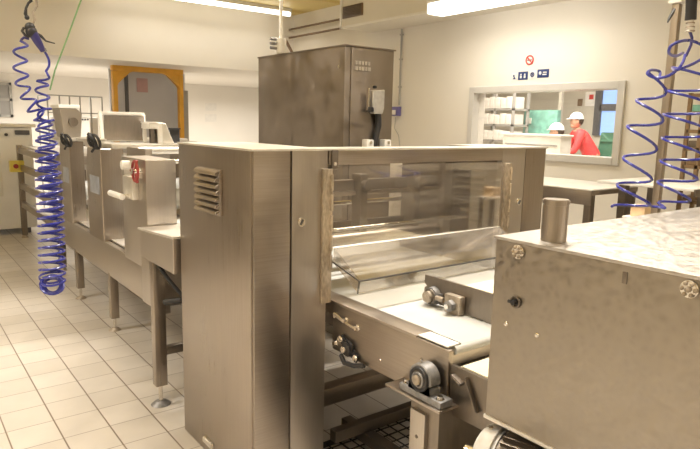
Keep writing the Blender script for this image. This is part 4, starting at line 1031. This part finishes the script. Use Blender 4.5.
# green cord
o = MB().tube([ly(50, 90, 3.4), ly(55, 70, 3.4), ly(68, 36, 3.4), ly(81, 0, 3.4), on_y(113, -95, 3.4)], .0038, 6).build('pull_cord', 'gcord'); tag(o, 'thin green pull cord slanting down beside the left spiral hose', 'cord')
# right hose
rh = thing('spiral_hose', 'loose blue spiral air hose looping round the square pole at right', 'hose', on_y(640, 200, 1.35))
def wy(x, y, Y=1.30): return on_y(x, y, Y)
Yh = 1.32
def zig(xl_, xr_, ys_, Y, r, tl=.032):
    pts = []
    for i in range(len(ys_)-1):
        n_ = 14
        for j in range(n_):
            t_ = j/n_; a = 2*PI*t_
            l = xl_[i]*(1-t_)+xl_[i+1]*t_; rr_ = xr_[i]*(1-t_)+xr_[i+1]*t_; yv = ys_[i]*(1-t_)+ys_[i+1]*t_
            cx_ = (l+rr_)/2; hw_ = (rr_-l)/2
            c0 = on_y(cx_, yv, Y); e0 = on_y(cx_+hw_, yv, Y); R_ = hw_*((c0-Vector((0, 0, CAM_H))).dot(fw))/FPX
            fh = Vector((fw.x, fw.y, 0)).normalized(); rh_ = Vector((rt.x, rt.y, 0)).normalized(); R_ *= 1.0
            v_ = c0 - rh_*R_*math.cos(a) - fh*R_*math.sin(a) - Vector((0, 0, 1))*tl*(1-math.cos(a))/2; pts.append(v_)
    return pts
left = zig([648, 637, 628, 624, 618, 613], [666, 665, 659, 652, 650, 648], [72, 102, 128, 160, 187, 209], 1.33, .05)
right = zig([672, 668, 666, 664, 662, 659, 660], [716, 714, 712, 705, 700, 690, 688], [68, 92, 116, 140, 163, 184, 205], 1.30, .05)
MB().tube(left, .0060, 8).build('hose_strand', 'blue', rh)
MB().tube(right, .0060, 8).build('hose_strand', 'blue', rh)
loop = [right[0], on_y(676, 62, 1.25)]
loop = [left[0]] + [on_y(a_, b__, 1.22) for a_, b__ in ((654, 69.5), (661, 76), (655, 78), (647.5, 74))][:0]
top = [wy(700, 44, 1.2), wy(690, 40.5, 1.2), wy(680, 41.5, 1.2), wy(671, 46, 1.22), wy(669, 53, 1.25), wy(676, 56, 1.28), wy(684, 52, 1.3), wy(692, 43, 1.27)]
MB().tube(smooth([wy(712, 52, 1.25)]+top[:6]+[wy(683, 53, 1.31)]), .0060, 8).build('hose_loop', 'blue', rh)
MB().tube(smooth([wy(712, 50, 1.22), wy(700, 60, 1.2), wy(688, 66, 1.2), wy(676, 70, 1.22), right[0]]), .0060, 8).build('hose_loop', 'blue', rh)
MB().tube(smooth([wy(685, 55, 1.25), wy(683, 62, 1.23), wy(678, 69, 1.22), wy(668, 76, 1.25), wy(656, 78, 1.3), wy(647.5, 74, 1.33), wy(651, 70, 1.34), wy(660, 72, 1.36), left[3]]), .0060, 8).build('hose_loop', 'blue', rh)
MB().tube(smooth([right[-1], wy(665, 208, 1.30), wy(658, 207, 1.33), wy(650, 206, 1.35), left[-8]]), .0060, 8).build('hose_link', 'blue', rh)
g2 = thing('air_gun', 'black air gun with steel coupling hanging at the top right edge', 'air gun', wy(691, 20, 1.25))
MB().tube([wy(692, -14, 1.25), wy(691.5, 0, 1.25), wy(691, 12, 1.25), wy(690.5, 20, 1.25)], [.024, .022, .021, .022], 16).build('handle', 'black', g2)
MB().cyl(wy(690.5, 20, 1.25), wy(690, 32, 1.25), .014, bev=.002).build('coupling', 'st_w', g2)
m = MB()
for t_ in (23, 27, 31): m.torus(wy(690.3, t_, 1.25), (0, 0, 1), .015, .003, 16, 6)
m.build('coupling_ring', 'rust', g2)
MB().tube([wy(690, 32, 1.25), wy(692, 38, 1.25), wy(691, 45, 1.25), wy(686, 56, 1.25)], .006, 8).build('hose_lead', 'navy', g2)
MB().tube([wy(694, -14, 1.25), wy(696, -60, 1.25), wy(700, -150, 1.25)], .004, 8).build('hanging_wire', 'rust', g2)
